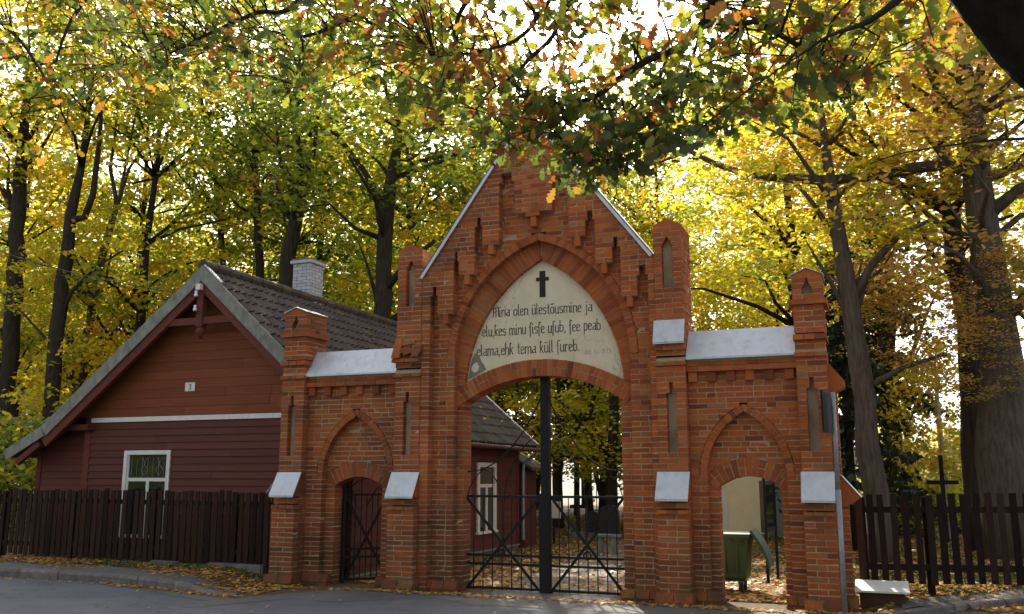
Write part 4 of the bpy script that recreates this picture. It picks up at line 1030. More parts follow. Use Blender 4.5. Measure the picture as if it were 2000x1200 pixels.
# ================================================================== SMALL THINGS ROUND THE GATE
# wheeled waste container behind the right doorway
wb = thing('waste_container', 'green wheeled waste container with its lid hanging open behind the right doorway', 'container', (-2.6, 1.9, -.08))
bz0, bz1 = .10, .84; bx1 = PY(1462, 1080, 1.6).x; bx0 = bx1-.95; by0, by1 = 1.55, 2.25
m = MB(); vs = []
for z_, ins in ((bz0, .09), (bz0+.06, .055), (bz1-.08, .0), (bz1, .0)):
    vs += [(bx0+ins, by0+ins, z_), (bx1-ins, by0+ins, z_), (bx1-ins, by1-ins, z_), (bx0+ins, by1-ins, z_)]
m.add(vs, [(3, 2, 1, 0)]+[(4*k+i, 4*k+(i+1) % 4, 4*k+4+(i+1) % 4, 4*k+4+i) for k in range(3) for i in range(4)]+[(12, 13, 14, 15)])
m.build('body', M['green_plastic'], wb)
m = MB(); 
for a in ((bx0-.03, bx1+.03, by0-.03, by0+.02), (bx0-.03, bx1+.03, by1-.02, by1+.03), (bx0-.03, bx0+.02, by0+.02, by1-.02), (bx1-.02, bx1+.03, by0+.02, by1-.02)): m.box(*a, bz1-.05, bz1+.012)
m.build('rim', M['green_plastic'], wb)
for k in range(4): MB().box(bx0+.18+k*.19, bx0+.21+k*.19, by0-.004, by0+.06, bz0+.14, bz1-.08).build('rib', M['green_plastic'], wb)
MB().tube([(bx1-.26, by0, bz1-.07), (bx1-.26, by0-.05, bz1-.09), (bx1-.26, by0-.05, bz1-.14), (bx1-.07, by0-.05, bz1-.14), (bx1-.07, by0-.05, bz1-.09), (bx1-.07, by0, bz1-.07)], .012, 6).build('handle', M['green_plastic'], wb)
m = MB(); n_ = 8; vs = []
for i in range(n_+1):
    t = i/n_; px_ = bx1+.03+.27*t+.05*math.sin(t*3.1); pz_ = bz1+.05-.58*t
    vs += [(px_, by0-.02+.05*t, pz_), (px_, by1+.02-.05*t, pz_), (px_+.03, by1+.02-.05*t, pz_+.03), (px_+.03, by0-.02+.05*t, pz_+.03)]
m.add(vs, [(4*i+j, 4*i+(j+1) % 4, 4*i+4+(j+1) % 4, 4*i+4+j) for i in range(n_) for j in range(4)]+[(0, 1, 2, 3), (4*n_+3, 4*n_+2, 4*n_+1, 4*n_)])
m.build('lid', M['green_plastic'], wb)
for x in (bx0+.15, bx1-.15):
    for y in (by0+.14, by1-.14):
        w_ = MB(); w_.tube([(x-.03, y, .01), (x+.03, y, .01)], .085, 14); wh = w_.build('wheel', M['rubber'], wb); MB().box(x-.045, x+.045, y-.03, y+.03, .05, bz0+.03).build('wheel_fork', M['galv'], wh)
# notice board
nb = thing('notice_board', 'dark glazed notice board on two posts seen edge on through the right doorway', 'notice board', (-1.6, 2.6, -.08))
q0, q1 = PZ(1501, 1140, -.1), PZ(1520, 1130, -.1)
for q in (q0, q1): MB().bar((q.x, q.y, -.15), (q.x, q.y, 1.75), .05).build('post', M['iron'], nb)
d = (q1-q0).normalized(); nrm = Vector((-d.y, d.x, 0))
zt1, zb1 = 1.70, .78
a, b = q0-d*.08, q1+d*.04
bd = MB().hexa([(a.x, a.y, zb1), (b.x, b.y, zb1), (b.x, b.y, zt1), (a.x, a.y, zt1)], nrm*.07).build('case', M['dark_panel'], nb)
MB().hexa([(a.x+d.x*.05-nrm.x*.004, a.y+d.y*.05-nrm.y*.004, zb1+.08), (b.x-d.x*.05-nrm.x*.004, b.y-d.y*.05-nrm.y*.004, zb1+.08), (b.x-d.x*.05-nrm.x*.004, b.y-d.y*.05-nrm.y*.004, zt1-.08), (a.x+d.x*.05-nrm.x*.004, a.y+d.y*.05-nrm.y*.004, zt1-.08)], nrm*.003).build('pane', M['glass'], bd)
# chapel
ch = thing('chapel', 'cream plastered chapel wall with arched door glimpsed through the right doorway', 'chapel', (-6, 15.5, -.2))
cY = 15.4; cr_ = PY(1491, 1000, cY).x
dl, dr = PY(1398, 1000, cY).x, PY(1421, 1000, cY).x; dz = PY(1410, 953, cY).z
cl_ = PY(1262, 1000, cY).x
MB().poly([(cl_, -.4), (cr_, -.4), (cr_, 4.2), (cl_, 4.2)], cY, cY+7).build('wall', M['stucco'], ch)
MB().box(cl_-.05, cr_+.05, cY-.05, cY+.02, -.4, PY(1450, 1042, cY).z).build('plinth', M['stone'], ch)
dcx = dr-.55; da_ = Arch(dcx, .55, dz-.55, dz+.1)
dor = MB().poly([(dcx-.55, -.1)]+da_.pts(0, 8)+[(dcx+.55, -.1)], cY-.03, cY+.01).build('door', M['white'], ch)
MB().poly([(dcx-.44, -.1)]+[((x-dcx)*.8+dcx, z-.1) for x, z in da_.pts(0, 8)]+[(dcx+.44, -.1)], cY-.045, cY-.02).build('door_leaf', M['stucco'], dor)
MB().poly([(cl_-.3, 4.15), (cr_+.3, 4.15), ((cr_+cl_)/2, 5.9)], cY-.3, cY+7.3).build('roof', M['tile'], ch)
MB().box(cr_+.0, cr_+2.6, cY+1.2, cY+7, -.4, 3.6).build('side_wing', M['stucco_grey'], ch)
nx_ = PY(1489, 990, cY).x
# sign on a pole
sp = thing('road_sign', 'road sign on a grey steel pole seen from behind at the right pier', 'sign', (-.54, -.2, -.05))
pb = PY(1650, 1187, -.52); pt = PY(1641, 752, pb.y)
MB().tube([(pb.x, pb.y, -.15), (pb.x+.01, pb.y, 1.6)], .036, 12).build('pole', M['galv'], sp, None, None, True)
MB().tube([(pb.x+.01, pb.y, 1.55), (pb.x+.02, pb.y, pt.z-.1)], .031, 12).build('pole', M['galv'], sp, None, None, True)
s0, s1 = PY(1634, 765, pb.y), PY(1634, 845, pb.y)
cx_ = pb.x-.06; ang = math.radians(79); dx_, dy_ = math.cos(ang), math.sin(ang)
pl = MB(); hw_ = .3
A_, B_ = Vector((cx_-dx_*hw_, pb.y-dy_*hw_-.0, 0)), Vector((cx_+dx_*hw_, pb.y+dy_*hw_, 0)); nn_ = Vector((dy_, -dx_, 0))
pl.hexa([A_+Vector((0, 0, s1.z)), B_+Vector((0, 0, s1.z)), B_+Vector((0, 0, s0.z)), A_+Vector((0, 0, s0.z))], -nn_*.012); plo = pl.build('plate', M['iron'], sp)
for P_, mt_ in ((A_, 'iron'), (B_, 'galv')): MB().bar(P_+Vector((0, 0, s1.z)), P_+Vector((0, 0, s0.z)), .03).build('rim', M[mt_], plo)
# low white-topped bin
lb = thing('grit_box', 'low brown box with a white sloping lid at the foot of the right fence', 'box', (.0, .45, .05))
f0, f1 = PZ(1672, 1180, .02), PZ(1779, 1184, .02); x0, x1 = f0.x, f1.x; y0 = .22; y1 = .56
MB().box(x0+.05, x1-.06, y0+.06, y1, -.05, .17).build('body', M['brownboard'], lb)
MB().add([(x0, y0-.04, .175), (x1, y0-.04, .175), (x1, y1+.0, .285), (x0, y1, .285), (x0, y0-.04, .20), (x1, y0-.04, .20), (x1, y1, .31), (x0, y1, .31)], [(0, 3, 2, 1), (4, 5, 6, 7), (0, 1, 5, 4), (1, 2, 6, 5), (2, 3, 7, 6), (3, 0, 4, 7)]).build('lid', M['white'], lb)
# graves and fittings in the churchyard
def grave(u, v, kind, lab, w=.5, h=.8):
    p = PZ(u, v, -.13); o = thing('gravestone' if kind != 'cross' else 'grave_cross', lab, 'gravestone' if kind != 'cross' else 'cross', p, None); m = MB()
    if kind == 'slab':
        pts = [(p.x-w/2, -.2), (p.x+w/2, -.2), (p.x+w/2, h*.8-.1), (p.x+w*.3, h*.95-.1), (p.x, h-.1), (p.x-w*.3, h*.95-.1), (p.x-w/2, h*.8-.1)]; m.poly(pts, p.y-.07, p.y+.07); m.build('stone', M['granite'], o); MB().box(p.x-w*.65, p.x+w*.65, p.y-.16, p.y+.16, -.25, .02).build('base', M['stone'], o)
    elif kind == 'cross':
        MB().box(p.x-.05, p.x+.05, p.y-.04, p.y+.04, -.2, h).build('upright', M['iron'], o); MB().box(p.x-w/2, p.x+w/2, p.y-.035, p.y+.035, h*.68, h*.68+.1).build('arm', M['iron'], o); MB().box(p.x-.16, p.x+.16, p.y-.12, p.y+.12, -.22, .12).build('base', M['stone'], o)
    else:
        MB().box(p.x-w/2, p.x+w/2, p.y-.02, p.y+.02, h*.55, h).build('board', M['white'], o); MB().box(p.x-.03, p.x+.03, p.y+.021, p.y+.07, -.2, h*.9).build('stake', M['wood_fence'], o)
grave(1852, 1080, 'cross', 'tall dark iron cross rising above the right fence', .75, 2.3)
grave(1190, 1052, 'slab', 'dark rounded gravestone behind the right leaf of the main gate', .62, 1.0)
grave(1158, 1050, 'slab', 'smaller dark gravestone just left of the rounded one behind the gate', .36, .8)
grave(1081, 1062, 'board', 'small white notice board on a stake beside the middle gate post', .45, 1.05)
grave(1735, 1060, 'slab', 'pale fronted gravestone behind the right fence near the gateway', .6, .9)
grave(1780, 1062, 'slab', 'low dark gravestone behind the middle of the right fence', .7, .8)
grave(1900, 1058, 'slab', 'broad dark gravestone behind the right fence below the big oak', .8, .85)
grave(1130, 1056, 'cross', 'black grave cross seen between bars of the right gate leaf', .5, 1.2)
bn = thing('bench', 'pale wooden bench on the churchyard path behind the right gate leaf', 'bench', PZ(1165, 1085, -.13))
q = PZ(1178, 1080, -.13); bench_x0, bench_x1 = PZ(1160, 1080, -.13).x, PZ(1215, 1080, -.13).x
MB().box(bench_x0, bench_x1, q.y-.16, q.y+.16, .27, .32).build('seat', M['fascia'], bn)
for x in (bench_x0+.15, bench_x1-.15): MB().box(x-.05, x+.05, q.y-.12, q.y+.12, -.2, .27).build('leg', M['fascia'], bn)

# ================================================================== VEGETATION
def leaf_template(kind):
    if kind == 'kite': return np.array([(0,-.5,0),(.36,-.02,.07),(0,.55,-.02),(-.36,-.02,.07)]), [(0,1,2,3)]
    if kind == 'maple':
        pts = []
        for a, r in ((-90,.12),(-35,.42),(-12,.24),(22,.55),(52,.26),(90,.6),(128,.26),(158,.55),(192,.24),(215,.42)):
            pts.append((r*math.cos(math.radians(a)), r*math.sin(math.radians(a)), 0))
        p = np.array(pts); p[:,2] = -.25*(p[:,0]**2)-.15*p[:,1]**2; return p, [tuple(range(len(pts)))]
    half = [(0,.015),(.10,.06),(.18,.17),(.25,.10),(.36,.25),(.45,.13),(.58,.31),(.68,.17),(.80,.24),(.90,.12),(1.0,.0)]
    pts = [(w, y-.1, -.9*w*w-.30*y*y) for y, w in half]+[(-w, y-.1, -.9*w*w-.30*y*y) for y, w in reversed(half[1:-1])]
    return np.array(pts), [tuple(range(len(pts)))]
def leaf_mesh(name, pos, size, col, kind='kite', tilt=.7, droop=0):
    T, F = leaf_template(kind); n = len(pos); k = len(T)
    nrm = np.stack([rng.normal(0, tilt, n), rng.normal(0, tilt, n), np.ones(n)], 1); nrm /= np.linalg.norm(nrm, axis=1)[:, None]
    a = rng.uniform(0, 2*np.pi, n); ref = np.stack([np.cos(a), np.sin(a), np.full(n, -droop)], 1)
    y = ref-(ref*nrm).sum(1)[:, None]*nrm; y /= np.linalg.norm(y, axis=1)[:, None]; x = np.cross(y, nrm)
    V = pos[:, None, :]+size[:, None, None]*(T[None, :, 0:1]*x[:, None, :]+T[None, :, 1:2]*y[:, None, :]+T[None, :, 2:3]*nrm[:, None, :])
    V = V.reshape(-1, 3); me = bpy.data.meshes.new(name)
    lens = [len(f) for f in F]; loops = np.concatenate([np.array(f) for f in F]); nl = len(loops)
    me.vertices.add(n*k); me.vertices.foreach_set('co', V.astype(np.float32).ravel())
    me.loops.add(n*nl); me.loops.foreach_set('vertex_index', (np.arange(n)[:, None]*k+loops[None, :]).astype(np.int32).ravel())
    nf = len(F); me.polygons.add(n*nf); st = np.concatenate([[0], np.cumsum(lens)[:-1]])
    me.polygons.foreach_set('loop_start', (np.arange(n)[:, None]*nl+st[None, :]).astype(np.int32).ravel())
    at_ = me.attributes.new('rnd', 'FLOAT', 'FACE'); at_.data.foreach_set('value', np.repeat(np.clip(col, 0, 1), nf).astype(np.float32))
    me.update(calc_edges=True); me.validate(); return me
def crown_points(rx_, rz_, nclump, per, seed, low=0):
    g = np.random.default_rng(seed); c = []
    while len(c) < nclump:
        p = g.uniform(-1, 1, 3); r = np.linalg.norm(p)
        if r > 1 or g.random() > .25+.75*r: continue
        q = p*np.array([rx_, rx_, rz_])
        q[:2] *= 1-.35*max(0, p[2])
        c.append(q)
    c = np.array(c); rad = g.uniform(.45, 1.0, nclump)
    k = np.repeat(np.arange(nclump), per); pos = c[k]+g.normal(0, 1, (len(k), 3))*rad[k][:, None]*np.array([.62, .62, .3])
    cb = g.normal(0, .22, nclump)[k]+(c[k][:, 2]/rz_)*.08
    return pos, cb, c
def branchy(mb, base, tops, r0, seed, top_r=.05):
    "a trunk polyline with limbs reaching for the given points"
    g = random.Random(seed)
    for p in tops:
        p = Vector(p); best = None
        for i in range(1, len(base)):
            if base[i][0].z < p.z-.6 and (best is None or (base[i][0]-p).length < (best[0]-p).length+.0): best = base[i]
        if best is None: best = base[1]
        a, ra = best; m1 = a.lerp(p, .35)+Vector((g.uniform(-.2, .2), g.uniform(-.2, .2), g.uniform(-.1, .5))); m2 = a.lerp(p, .7)+Vector((g.uniform(-.25, .25), g.uniform(-.25, .25), g.uniform(0, .45)))
        rr = min(ra*.55, .035+.018*(p-a).length)
        mb.tube([a, m1, m2, p], [rr, rr*.72, rr*.45, rr*.15], 5)
PROTO = {}
def make_proto(key, name, leafmat, barkmat, h, rx_, rz_, zc, nclump, per, size, bias, seed, r0=.2, kind='kite', lean=.4):
    g = random.Random(seed); pos, cb, cc = crown_points(rx_, rz_, nclump, per, seed); n = len(pos)
    pos = pos+np.array([0, 0, zc]); col = bias+cb+rng.normal(0, .1, n); sz = rng.uniform(.75, 1.25, n)*size
    crown = leaf_mesh(name+'_crown', pos, sz, col, kind, .75); crown.materials.append(leafmat)
    base = []; x = y = 0
    for i in range(9):
        t = i/8; base.append((Vector((x, y, -.3+t*(h*.93+.3))), r0*(1-.9*t)*(1.25 if i == 0 else 1))); x += g.gauss(0, .12)+lean*.05*g.choice((-1, 1)); y += g.gauss(0, .12)
    mb_ = MB(); mb_.tube([b[0] for b in base], [b[1] for b in base], 9, .06)
    tops = [cc[i]+np.array([0, 0, zc]) for i in g.sample(range(len(cc)), min(26, len(cc)))]
    branchy(mb_, base, tops, r0, seed)
    tm = mb_.mesh(name+'_trunk', True); tm.materials.append(barkmat)
    PROTO[key] = (crown, tm, name)
make_proto('y1', 'maple_tree', M['leaf_yellow'], M['bark'], 14, 3.6, 5.0, 9.0, 130, 40, .21, .45, 11)
make_proto('y2', 'maple_tree', M['leaf_yellow'], M['bark'], 12, 3.8, 4.6, 6.8, 120, 40, .21, .4, 12, .16)
make_proto('y3', 'maple_tree', M['leaf_yellow'], M['bark_grey'], 7, 2.5, 2.9, 3.7, 80, 50, .2, .45, 13, .09)
make_proto('g1', 'linden_tree', M['leaf_green'], M['bark'], 15, 3.6, 5.2, 9.8, 125, 42, .2, .5, 14, .24)
make_proto('g2', 'linden_tree', M['leaf_green'], M['bark'], 13, 3.4, 4.6, 8.0, 110, 42, .2, .6, 15, .2)
make_proto('b1', 'oak_tree', M['leaf_brown'], M['bark'], 13, 4.0, 4.6, 8.4, 110, 38, .19, .45, 16, .26)
make_proto('Y', 'maple_tree', M['leaf_yellow'], M['bark'], 22, 4.6, 8.2, 13.5, 250, 38, .25, .42, 21, .26)
make_proto('G', 'linden_tree', M['leaf_green'], M['bark'], 23, 4.6, 8.4, 14.0, 250, 38, .25, .52, 22, .28)
make_proto('H', 'linden_tree', M['leaf_green'], M['bark'], 20, 4.4, 8.0, 11.5, 230, 38, .24, .62, 23, .22)
make_proto('sh', 'bush', M['leaf_green'], M['bark'], 2.4, 1.2, 1.1, 1.25, 45, 34, .16, .5, 17, .03)
def plant(key, x, y, s, label, group, rot=None, trunk=None, name=None, cloc=None, cscale=None, cat='tree'):
    crown, tm, nm = PROTO[key]; o = thing(name or nm, label, cat, (0, 0, 0), group)
    o.location = (x, y, ground_z(x, y)-.02); o.rotation_euler = (0, 0, random.uniform(0, 6.28) if rot is None else rot)
    c = bpy.data.objects.new('crown', crown); COL.objects.link(c); c.parent = o
    if trunk is None:
        t = bpy.data.objects.new('trunk', tm); COL.objects.link(t); t.parent = o; o.scale = (s*random.uniform(.9, 1.1), s*random.uniform(.9, 1.1), s)
    else:
        o.rotation_euler = (0, 0, 0); t = link('trunk', trunk, None); t.parent = o; t.location = (-x, -y, -(ground_z(x, y)-.02))
        if cloc is not None: c.location = Vector(cloc)-Vector(o.location); c.scale = cscale; c.rotation_euler = (0, 0, random.uniform(0, 6.28))
    return o
# traced trunks: list of polylines (u, v, width px) at depth Y
def traced(key, Y, lines, label, crown_uvr, bark='bark', group=None, name=None):
    mb_ = MB(); first = None; base = []
    for li, ln in enumerate(lines):
        pts = [PY(u, v, Y+(dy[0] if dy else 0)) for u, v, w, *dy in ln]; rad = [w*MPP(u, v, Y)/2 for u, v, w, *_ in ln]
        if li == 0:
            g0 = Vector((pts[0].x, pts[0].y, ground_z(pts[0].x, pts[0].y)-.2))
            if pts[0].z > g0.z+.3: pts = [Vector((pts[0].x-(pts[1].x-pts[0].x)*.15, pts[0].y, g0.z))]+pts; rad = [rad[0]*1.25]+rad
            first = pts[0]; base = list(zip(pts, rad))
        # subdivide with a little wander
        P_, R_ = [pts[0]], [rad[0]]
        for a, b, ra, rb in zip(pts, pts[1:], rad, rad[1:]):
            n = max(1, int((b-a).length/.8))
            for k in range(1, n+1):
                t = k/n; w_ = 0 if k == n else .3*min(ra, rb); P_.append(a.lerp(b, t)+Vector((random.uniform(-w_, w_), random.uniform(-w_, w_), 0))); R_.append(ra+(rb-ra)*t)
        mb_.tube(P_, R_, 10 if li == 0 else 7, .06)
    (cu, cv, rxm, rzm) = crown_uvr; cc = PY(cu, cv, Y)
    g = random.Random(int(cu)); tops = [(cc.x+g.uniform(-1, 1)*rxm*.8, cc.y+g.uniform(-1, 1)*rxm*.8, cc.z+g.uniform(-.9, .9)*rzm) for _ in range(18)]
    branchy(mb_, base, tops, .2, int(cv))
    tm = mb_.mesh('trunk', True); tm.materials.append(M[bark])
    zc = {'y1': (9, 3.6, 5.0), 'y2': (6.8, 3.8, 4.6), 'g1': (9.8, 3.6, 5.2), 'g2': (8.0, 3.4, 4.6), 'b1': (8.4, 4.0, 4.6)}[key]
    sx, sz = rxm/zc[1], rzm/zc[2]
    return plant(key, first.x, first.y, 1, label, group, None, tm, name, (cc.x, cc.y, cc.z-zc[0]*sz), (sx, sx, sz))
traced('y1', 13, [[(8,960,36),(18,720,32),(36,420,28),(46,290,22),(58,130,12)], [(36,420,16),(5,370,12),(-40,320,8)], [(44,330,10),(75,300,7),(105,250,4)]], 'leaning dark trunked tree at the left edge beside the house', (20, 120, 4.6, 6.5))
traced('g2', 12, [[(98,830,30),(118,600,28),(138,420,22),(158,330,14),(172,220,9),(186,90,5)], [(138,430,16),(165,425,13),(182,380,12),(195,270,9),(200,170,5)], [(110,640,10),(140,570,8),(190,520,5),(240,490,3)]], 'forked dark tree behind the left roof slope of the house', (180, 60, 4.0, 5.0))
traced('y2', 14, [[(150,760,17),(180,590,16),(212,455,14),(228,400,11)], [(228,400,9),(215,330,7),(228,230,4)], [(228,405,8),(252,330,6),(300,260,3)], [(232,395,7),(250,300,5),(270,200,3)]], 'slender grey tree with sparse upright branches left of the gable', (150, 560, 2.6, 2.2), 'bark_grey')
traced('g2', 18, [[(437,540,13),(432,430,12),(415,300,10),(392,190,7),(380,110,4)], [(430,420,7),(470,330,5),(500,250,3)]], 'thin tree rising behind the ridge left of the chimney', (420, 200, 3.8, 5.0))
traced('g1', 16, [[(508,560,17),(503,430,15),(498,300,11),(492,190,7),(488,90,4)], [(503,350,8),(470,270,6),(455,190,3)], [(500,300,8),(530,220,5),(535,140,3)]], 'straight dark tree behind the house roof between gable and chimney', (500, 160, 4.0, 5.5))
traced('g1', 12, [[(560,560,32),(576,440,28),(588,370,22),(585,290,12),(570,210,8)], [(588,370,14),(612,300,9),(625,200,5)], [(580,400,12),(548,320,8),(538,220,4)]], 'stout dark tree directly behind the chimney', (585, 190, 3.6, 4.6))
traced('g1', 11, [[(742,640,34),(752,470,30),(764,350,24),(780,250,14),(792,160,8)], [(756,420,16),(715,340,12),(660,265,8),(600,235,5)], [(758,560,16),(790,520,12),(850,470,8)], [(770,330,12),(840,310,8),(900,300,5)]], 'big dark tree left of the left tower with a long arching branch', (760, 220, 4.4, 4.6))
traced('y1', 7.5, [[(1712,960,48),(1690,780,42),(1668,640,38),(1645,500,32),(1628,400,25),(1612,290,17),(1600,180,10)], [(1660,600,20),(1700,520,16),(1760,455,12),(1830,425,7)], [(1640,480,14),(1590,400,10),(1540,340,6)], [(1690,760,16),(1760,720,10),(1850,690,6)]], 'grey leaning tree just right of the outer right pier', (1600, 260, 3.4, 3.8), 'bark_grey')
traced('y2', 13, [[(1560,640,22),(1550,500,18),(1535,360,13),(1525,240,8)], [(1548,480,10),(1470,410,7),(1420,380,4)]], 'dark tree behind the zinc roof right of the main gable', (1500, 370, 3.2, 3.6))
traced('y1', 10, [[(1910,980,50),(1900,780,46),(1878,560,40),(1858,420,34),(1838,260,24),(1822,120,14),(1815,0,8)], [(1870,500,14),(1920,440,10),(1980,420,6)]], 'tall dark tree standing left of the massive oak trunk', (1790, 130, 3.6, 4.4))
traced('b1', 8, [[(1968,980,98),(1958,800,84),(1948,640,72),(1925,480,58),(1908,360,52),(1900,230,44),(1880,120,26),(1868,20,14)], [(1902,230,26),(1915,140,18),(1935,40,10)], [(1915,345,26),(1850,322,24),(1780,330,23),(1700,345,21),(1620,352,20),(1545,350,18),(1470,345,14),(1400,322,12),(1345,295,10),(1285,318,6),(1240,330,3)], [(1930,420,26),(1990,370,22),(2060,330,16)], [(1950,640,14),(2010,560,10),(2080,520,6)]], 'massive oak trunk at the right edge with a long horizontal limb', (1930, 330, 4.0, 3.4), 'bark_grey')
# oak foliage hanging low on the right
for i, (u, v, Y, s) in enumerate(((1790, 640, 8.5, .42), (1900, 700, 7.2, .36), (1720, 560, 9, .36), (1960, 560, 7.5, .36), (1480, 330, 8.5, .30), (1880, 300, 8, .4), (1630, 300, 8.6, .36))):
    p = PY(u, v, Y); c = bpy.data.objects.new('leaf_spray', PROTO['b1'][0]); COL.objects.link(c); ok = [o for o in bpy.data.objects if o.get('label', '').startswith('massive oak')][0]
    c.parent = ok; c.scale = (s, s, s*.55); c.rotation_euler = (0, 0, i*1.3); c.location = p-Vector(ok.location)-Vector((0, 0, 8.4*s*.55))
# trunks glimpsed through the main gate
for i, (u, Y, w, lab) in enumerate(((1092, 17, 22, 'thick trunk just right of the middle gate post'), (1128, 24, 12, 'thin trunk right of the thick one behind the gate'), (1152, 21, 14, 'second thin trunk behind the right gate leaf'), (1196, 16, 24, 'stout trunk behind the rounded gravestone'))):
    traced('y2', Y, [[(u, 1040, w), (u-2, 900, w*.9), (u+3, 760, w*.8), (u+2, 600, w*.6)]], 'yellow tree with '+lab, (u, 770, 2.8, 3.0))
for i, (u, Y) in enumerate(((940, 19), (990, 22), (1170, 25))):
    p = PZ(u, 1045, -.13); plant('g2', PY(u, 700, Y).x, Y, .62, 'green tree with dark crown behind the house seen through the main gate', 'green trees behind the house')
for u, Y, k, lab in ((925, 21, 'G', 'tall green linden just left of the main gable'), (1175, 25, 'H', 'tall yellow green linden just right of the main gable'), (1040, 30, 'H', 'yellow green linden hidden behind the top of the main gable')):
    plant(k, PY(u, 700, Y).x, Y, .95, lab, None)
# wood behind
cnt = 0; spots = []
gr_ = random.Random(5)
while cnt < 46 and len(spots) < 2000:
    y = gr_.uniform(15, 46); half = (y+14.1); x = gr_.uniform(-1.30*half, .2*half+2)
    if x > -24 and y < 16: continue
    if -18 < x < -7 and y < 15: continue
    if -13 < x < 0 and 14 < y < 26: continue
    if any((x-a)**2+(y-b)**2 < 26 for a, b in spots): continue
    if x > -.045*half and y > 20: continue            # open field on the far right
    spots.append((x, y)); r = gr_.random(); fx = x/half
    if fx > -.28: key = 'Y' if r < .6 else ('y2' if r < .8 else 'H')
    elif fx > -.75: key = 'G' if r < .35 else ('H' if r < .75 else 'Y')
    else: key = 'Y' if r < .45 else ('H' if r < .85 else 'G')
    lab = {'Y': 'tall yellow maple deep in the wood behind', 'y2': 'low crowned yellow maple deep in the wood behind', 'G': 'tall green linden deep in the wood behind', 'H': 'tall yellow green linden deep in the wood behind'}[key]
    zone = 'the gateway and right fence' if fx > -.5 else 'the wooden house'
    plant(key, x, y, gr_.uniform(.85, 1.15), lab+' '+zone, 'woodland trees, '+lab[:12]+' '+zone); cnt += 1
# understorey of young maples
for i in range(44):
    y = gr_.uniform(11, 40); half = y+14.1; x = gr_.uniform(-1.3*half, .1*half)
    if -18.5 < x < -6 and y < 15 or (-14 < x < .5 and y < 24): continue
    if -.075*half < x: continue
    plant('y3', x, y, gr_.uniform(.8, 1.3), 'young yellow maple in the undergrowth of the wood', 'young maples in the undergrowth')
for u, v, s in ((20, 960, 1.3), (-60, 980, 1.5), (60, 975, 1.0)): p = PY(u, 1000, 6); plant('sh', p.x, 6+s, s, 'leafy bush beside the left end of the house', 'bushes left of the house', cat='bush')
for i in range(14):
    u = gr_.uniform(1800, 2060); Y = gr_.uniform(14, 22); p = PY(u, 980, Y); plant('sh', p.x, Y, gr_.uniform(.4, .75), 'low bush among the graves behind the right fence', 'bushes behind the right fence', cat='bush')
# spruce with hanging boughs, right of the gateway
def spruce(u, Y, h, lab, r0=.16, zs=2.0, nb=7):
    p = PY(u, 950, Y); o = thing('spruce_tree', lab, 'tree', (p.x, p.y, ground_z(p.x, p.y))); mb_ = MB(); mb_.tube([(p.x, p.y, -.3), (p.x+.05, p.y, h)], [r0, .02], 9, .05); mb_.build('trunk', M['bark'], o, None, None, True)
    P_, S_ = [], []; bm_ = MB(); z = zs
    while z < h-.2:
        L = (h-z)*.24+.35
        for k in range(nb):
            a = random.uniform(0, 6.28); e = Vector((p.x+L*math.cos(a), p.y+L*math.sin(a), z-.35*L)); b0 = Vector((p.x, p.y, z+.1)); bm_.tube([b0, b0.lerp(e, .5)+Vector((0, 0, -.05)), e], [.02, .012, .004], 4)
            for t in np.linspace(.15, 1, int(L*11)):
                q = b0.lerp(e, t)
                for _ in range(4): P_.append((q.x+random.gauss(0, .1), q.y+random.gauss(0, .1), q.z-abs(random.gauss(0, .16)))); S_.append(random.uniform(.14, .26))
        z += .42
    bm_.build('boughs', M['bark'], o, None, 'stuff'); me = leaf_mesh('needles', np.array(P_), np.array(S_), rng.uniform(0, 1, len(P_)), 'kite', 1.6, 1.4); link('needles', me, M['needle'], o, None, 'stuff')
spruce(1662, 12, 8.5, 'dark spruce behind the leaning tree right of the gateway', .16, 1.6, 5)
spruce(1738, 16, 11.0, 'dark spruce with hanging boughs left of the birch', .14, 3.9, 5)
# birch
bt = PY(1848, 985, 14); tb = PY(1832, 800, 14)
o = thing('birch_tree', 'young birch with white trunk behind the right fence', 'tree', (bt.x, bt.y, -.1))
MB().tube([(bt.x, bt.y, -.2), PY(1848, 960, 14), PY(1838, 870, 14), tb, PY(1826, 700, 14)], [.10, .09, .075, .06, .03], 9).build('trunk', M['birch'], o, None, None, True)
c = link('crown', PROTO['y3'][0], None, o); c.location = Vector(PY(1835, 830, 14))-Vector(o.location)-Vector((0, 0, 3.7*.75)); c.scale = (.62, .62, .75)
# far edge of the field
def far_wood(name, lab, y, x0, x1, h, mat, n, size):
    P_ = np.stack([rng.uniform(x0, x1, n), y+rng.normal(0, 3, n), np.zeros(n)], 1)
    top = h*(.75+.2*np.sin(P_[:, 0]*.35)+.15*np.sin(P_[:, 0]*.9+1)); P_[:, 2] = -2.5+top*rng.uniform(0, 1, n)
    o = link(name, leaf_mesh(name, P_, rng.uniform(.7, 1.3, n)*size, .5+rng.normal(0, .25, n), 'kite', 1.0), mat); tagp(o, lab, 'treeline', None, 'stuff')
far_wood('unseen_leaf_screen', 'unseen leaf screen added behind the viewer to block low sky light', -42, -70, 60, 20, M['leaf_green'], 12000, 1.0)  # added out of view: blocks low sky light, deepens shade under overhangs
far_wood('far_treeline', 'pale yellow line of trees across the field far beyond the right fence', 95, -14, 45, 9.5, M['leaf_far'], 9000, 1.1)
hl = MB(); hp = [(x, 8+3.2*math.sin(x*.02+2)+1.2*math.sin(x*.07)) for x in range(-40, 320, 10)]
hl.poly([(-40, -20)]+hp+[(310, -20)], 300, 380); tagp(hl.build('hill', M['hill']), None, None, None, 'structure')

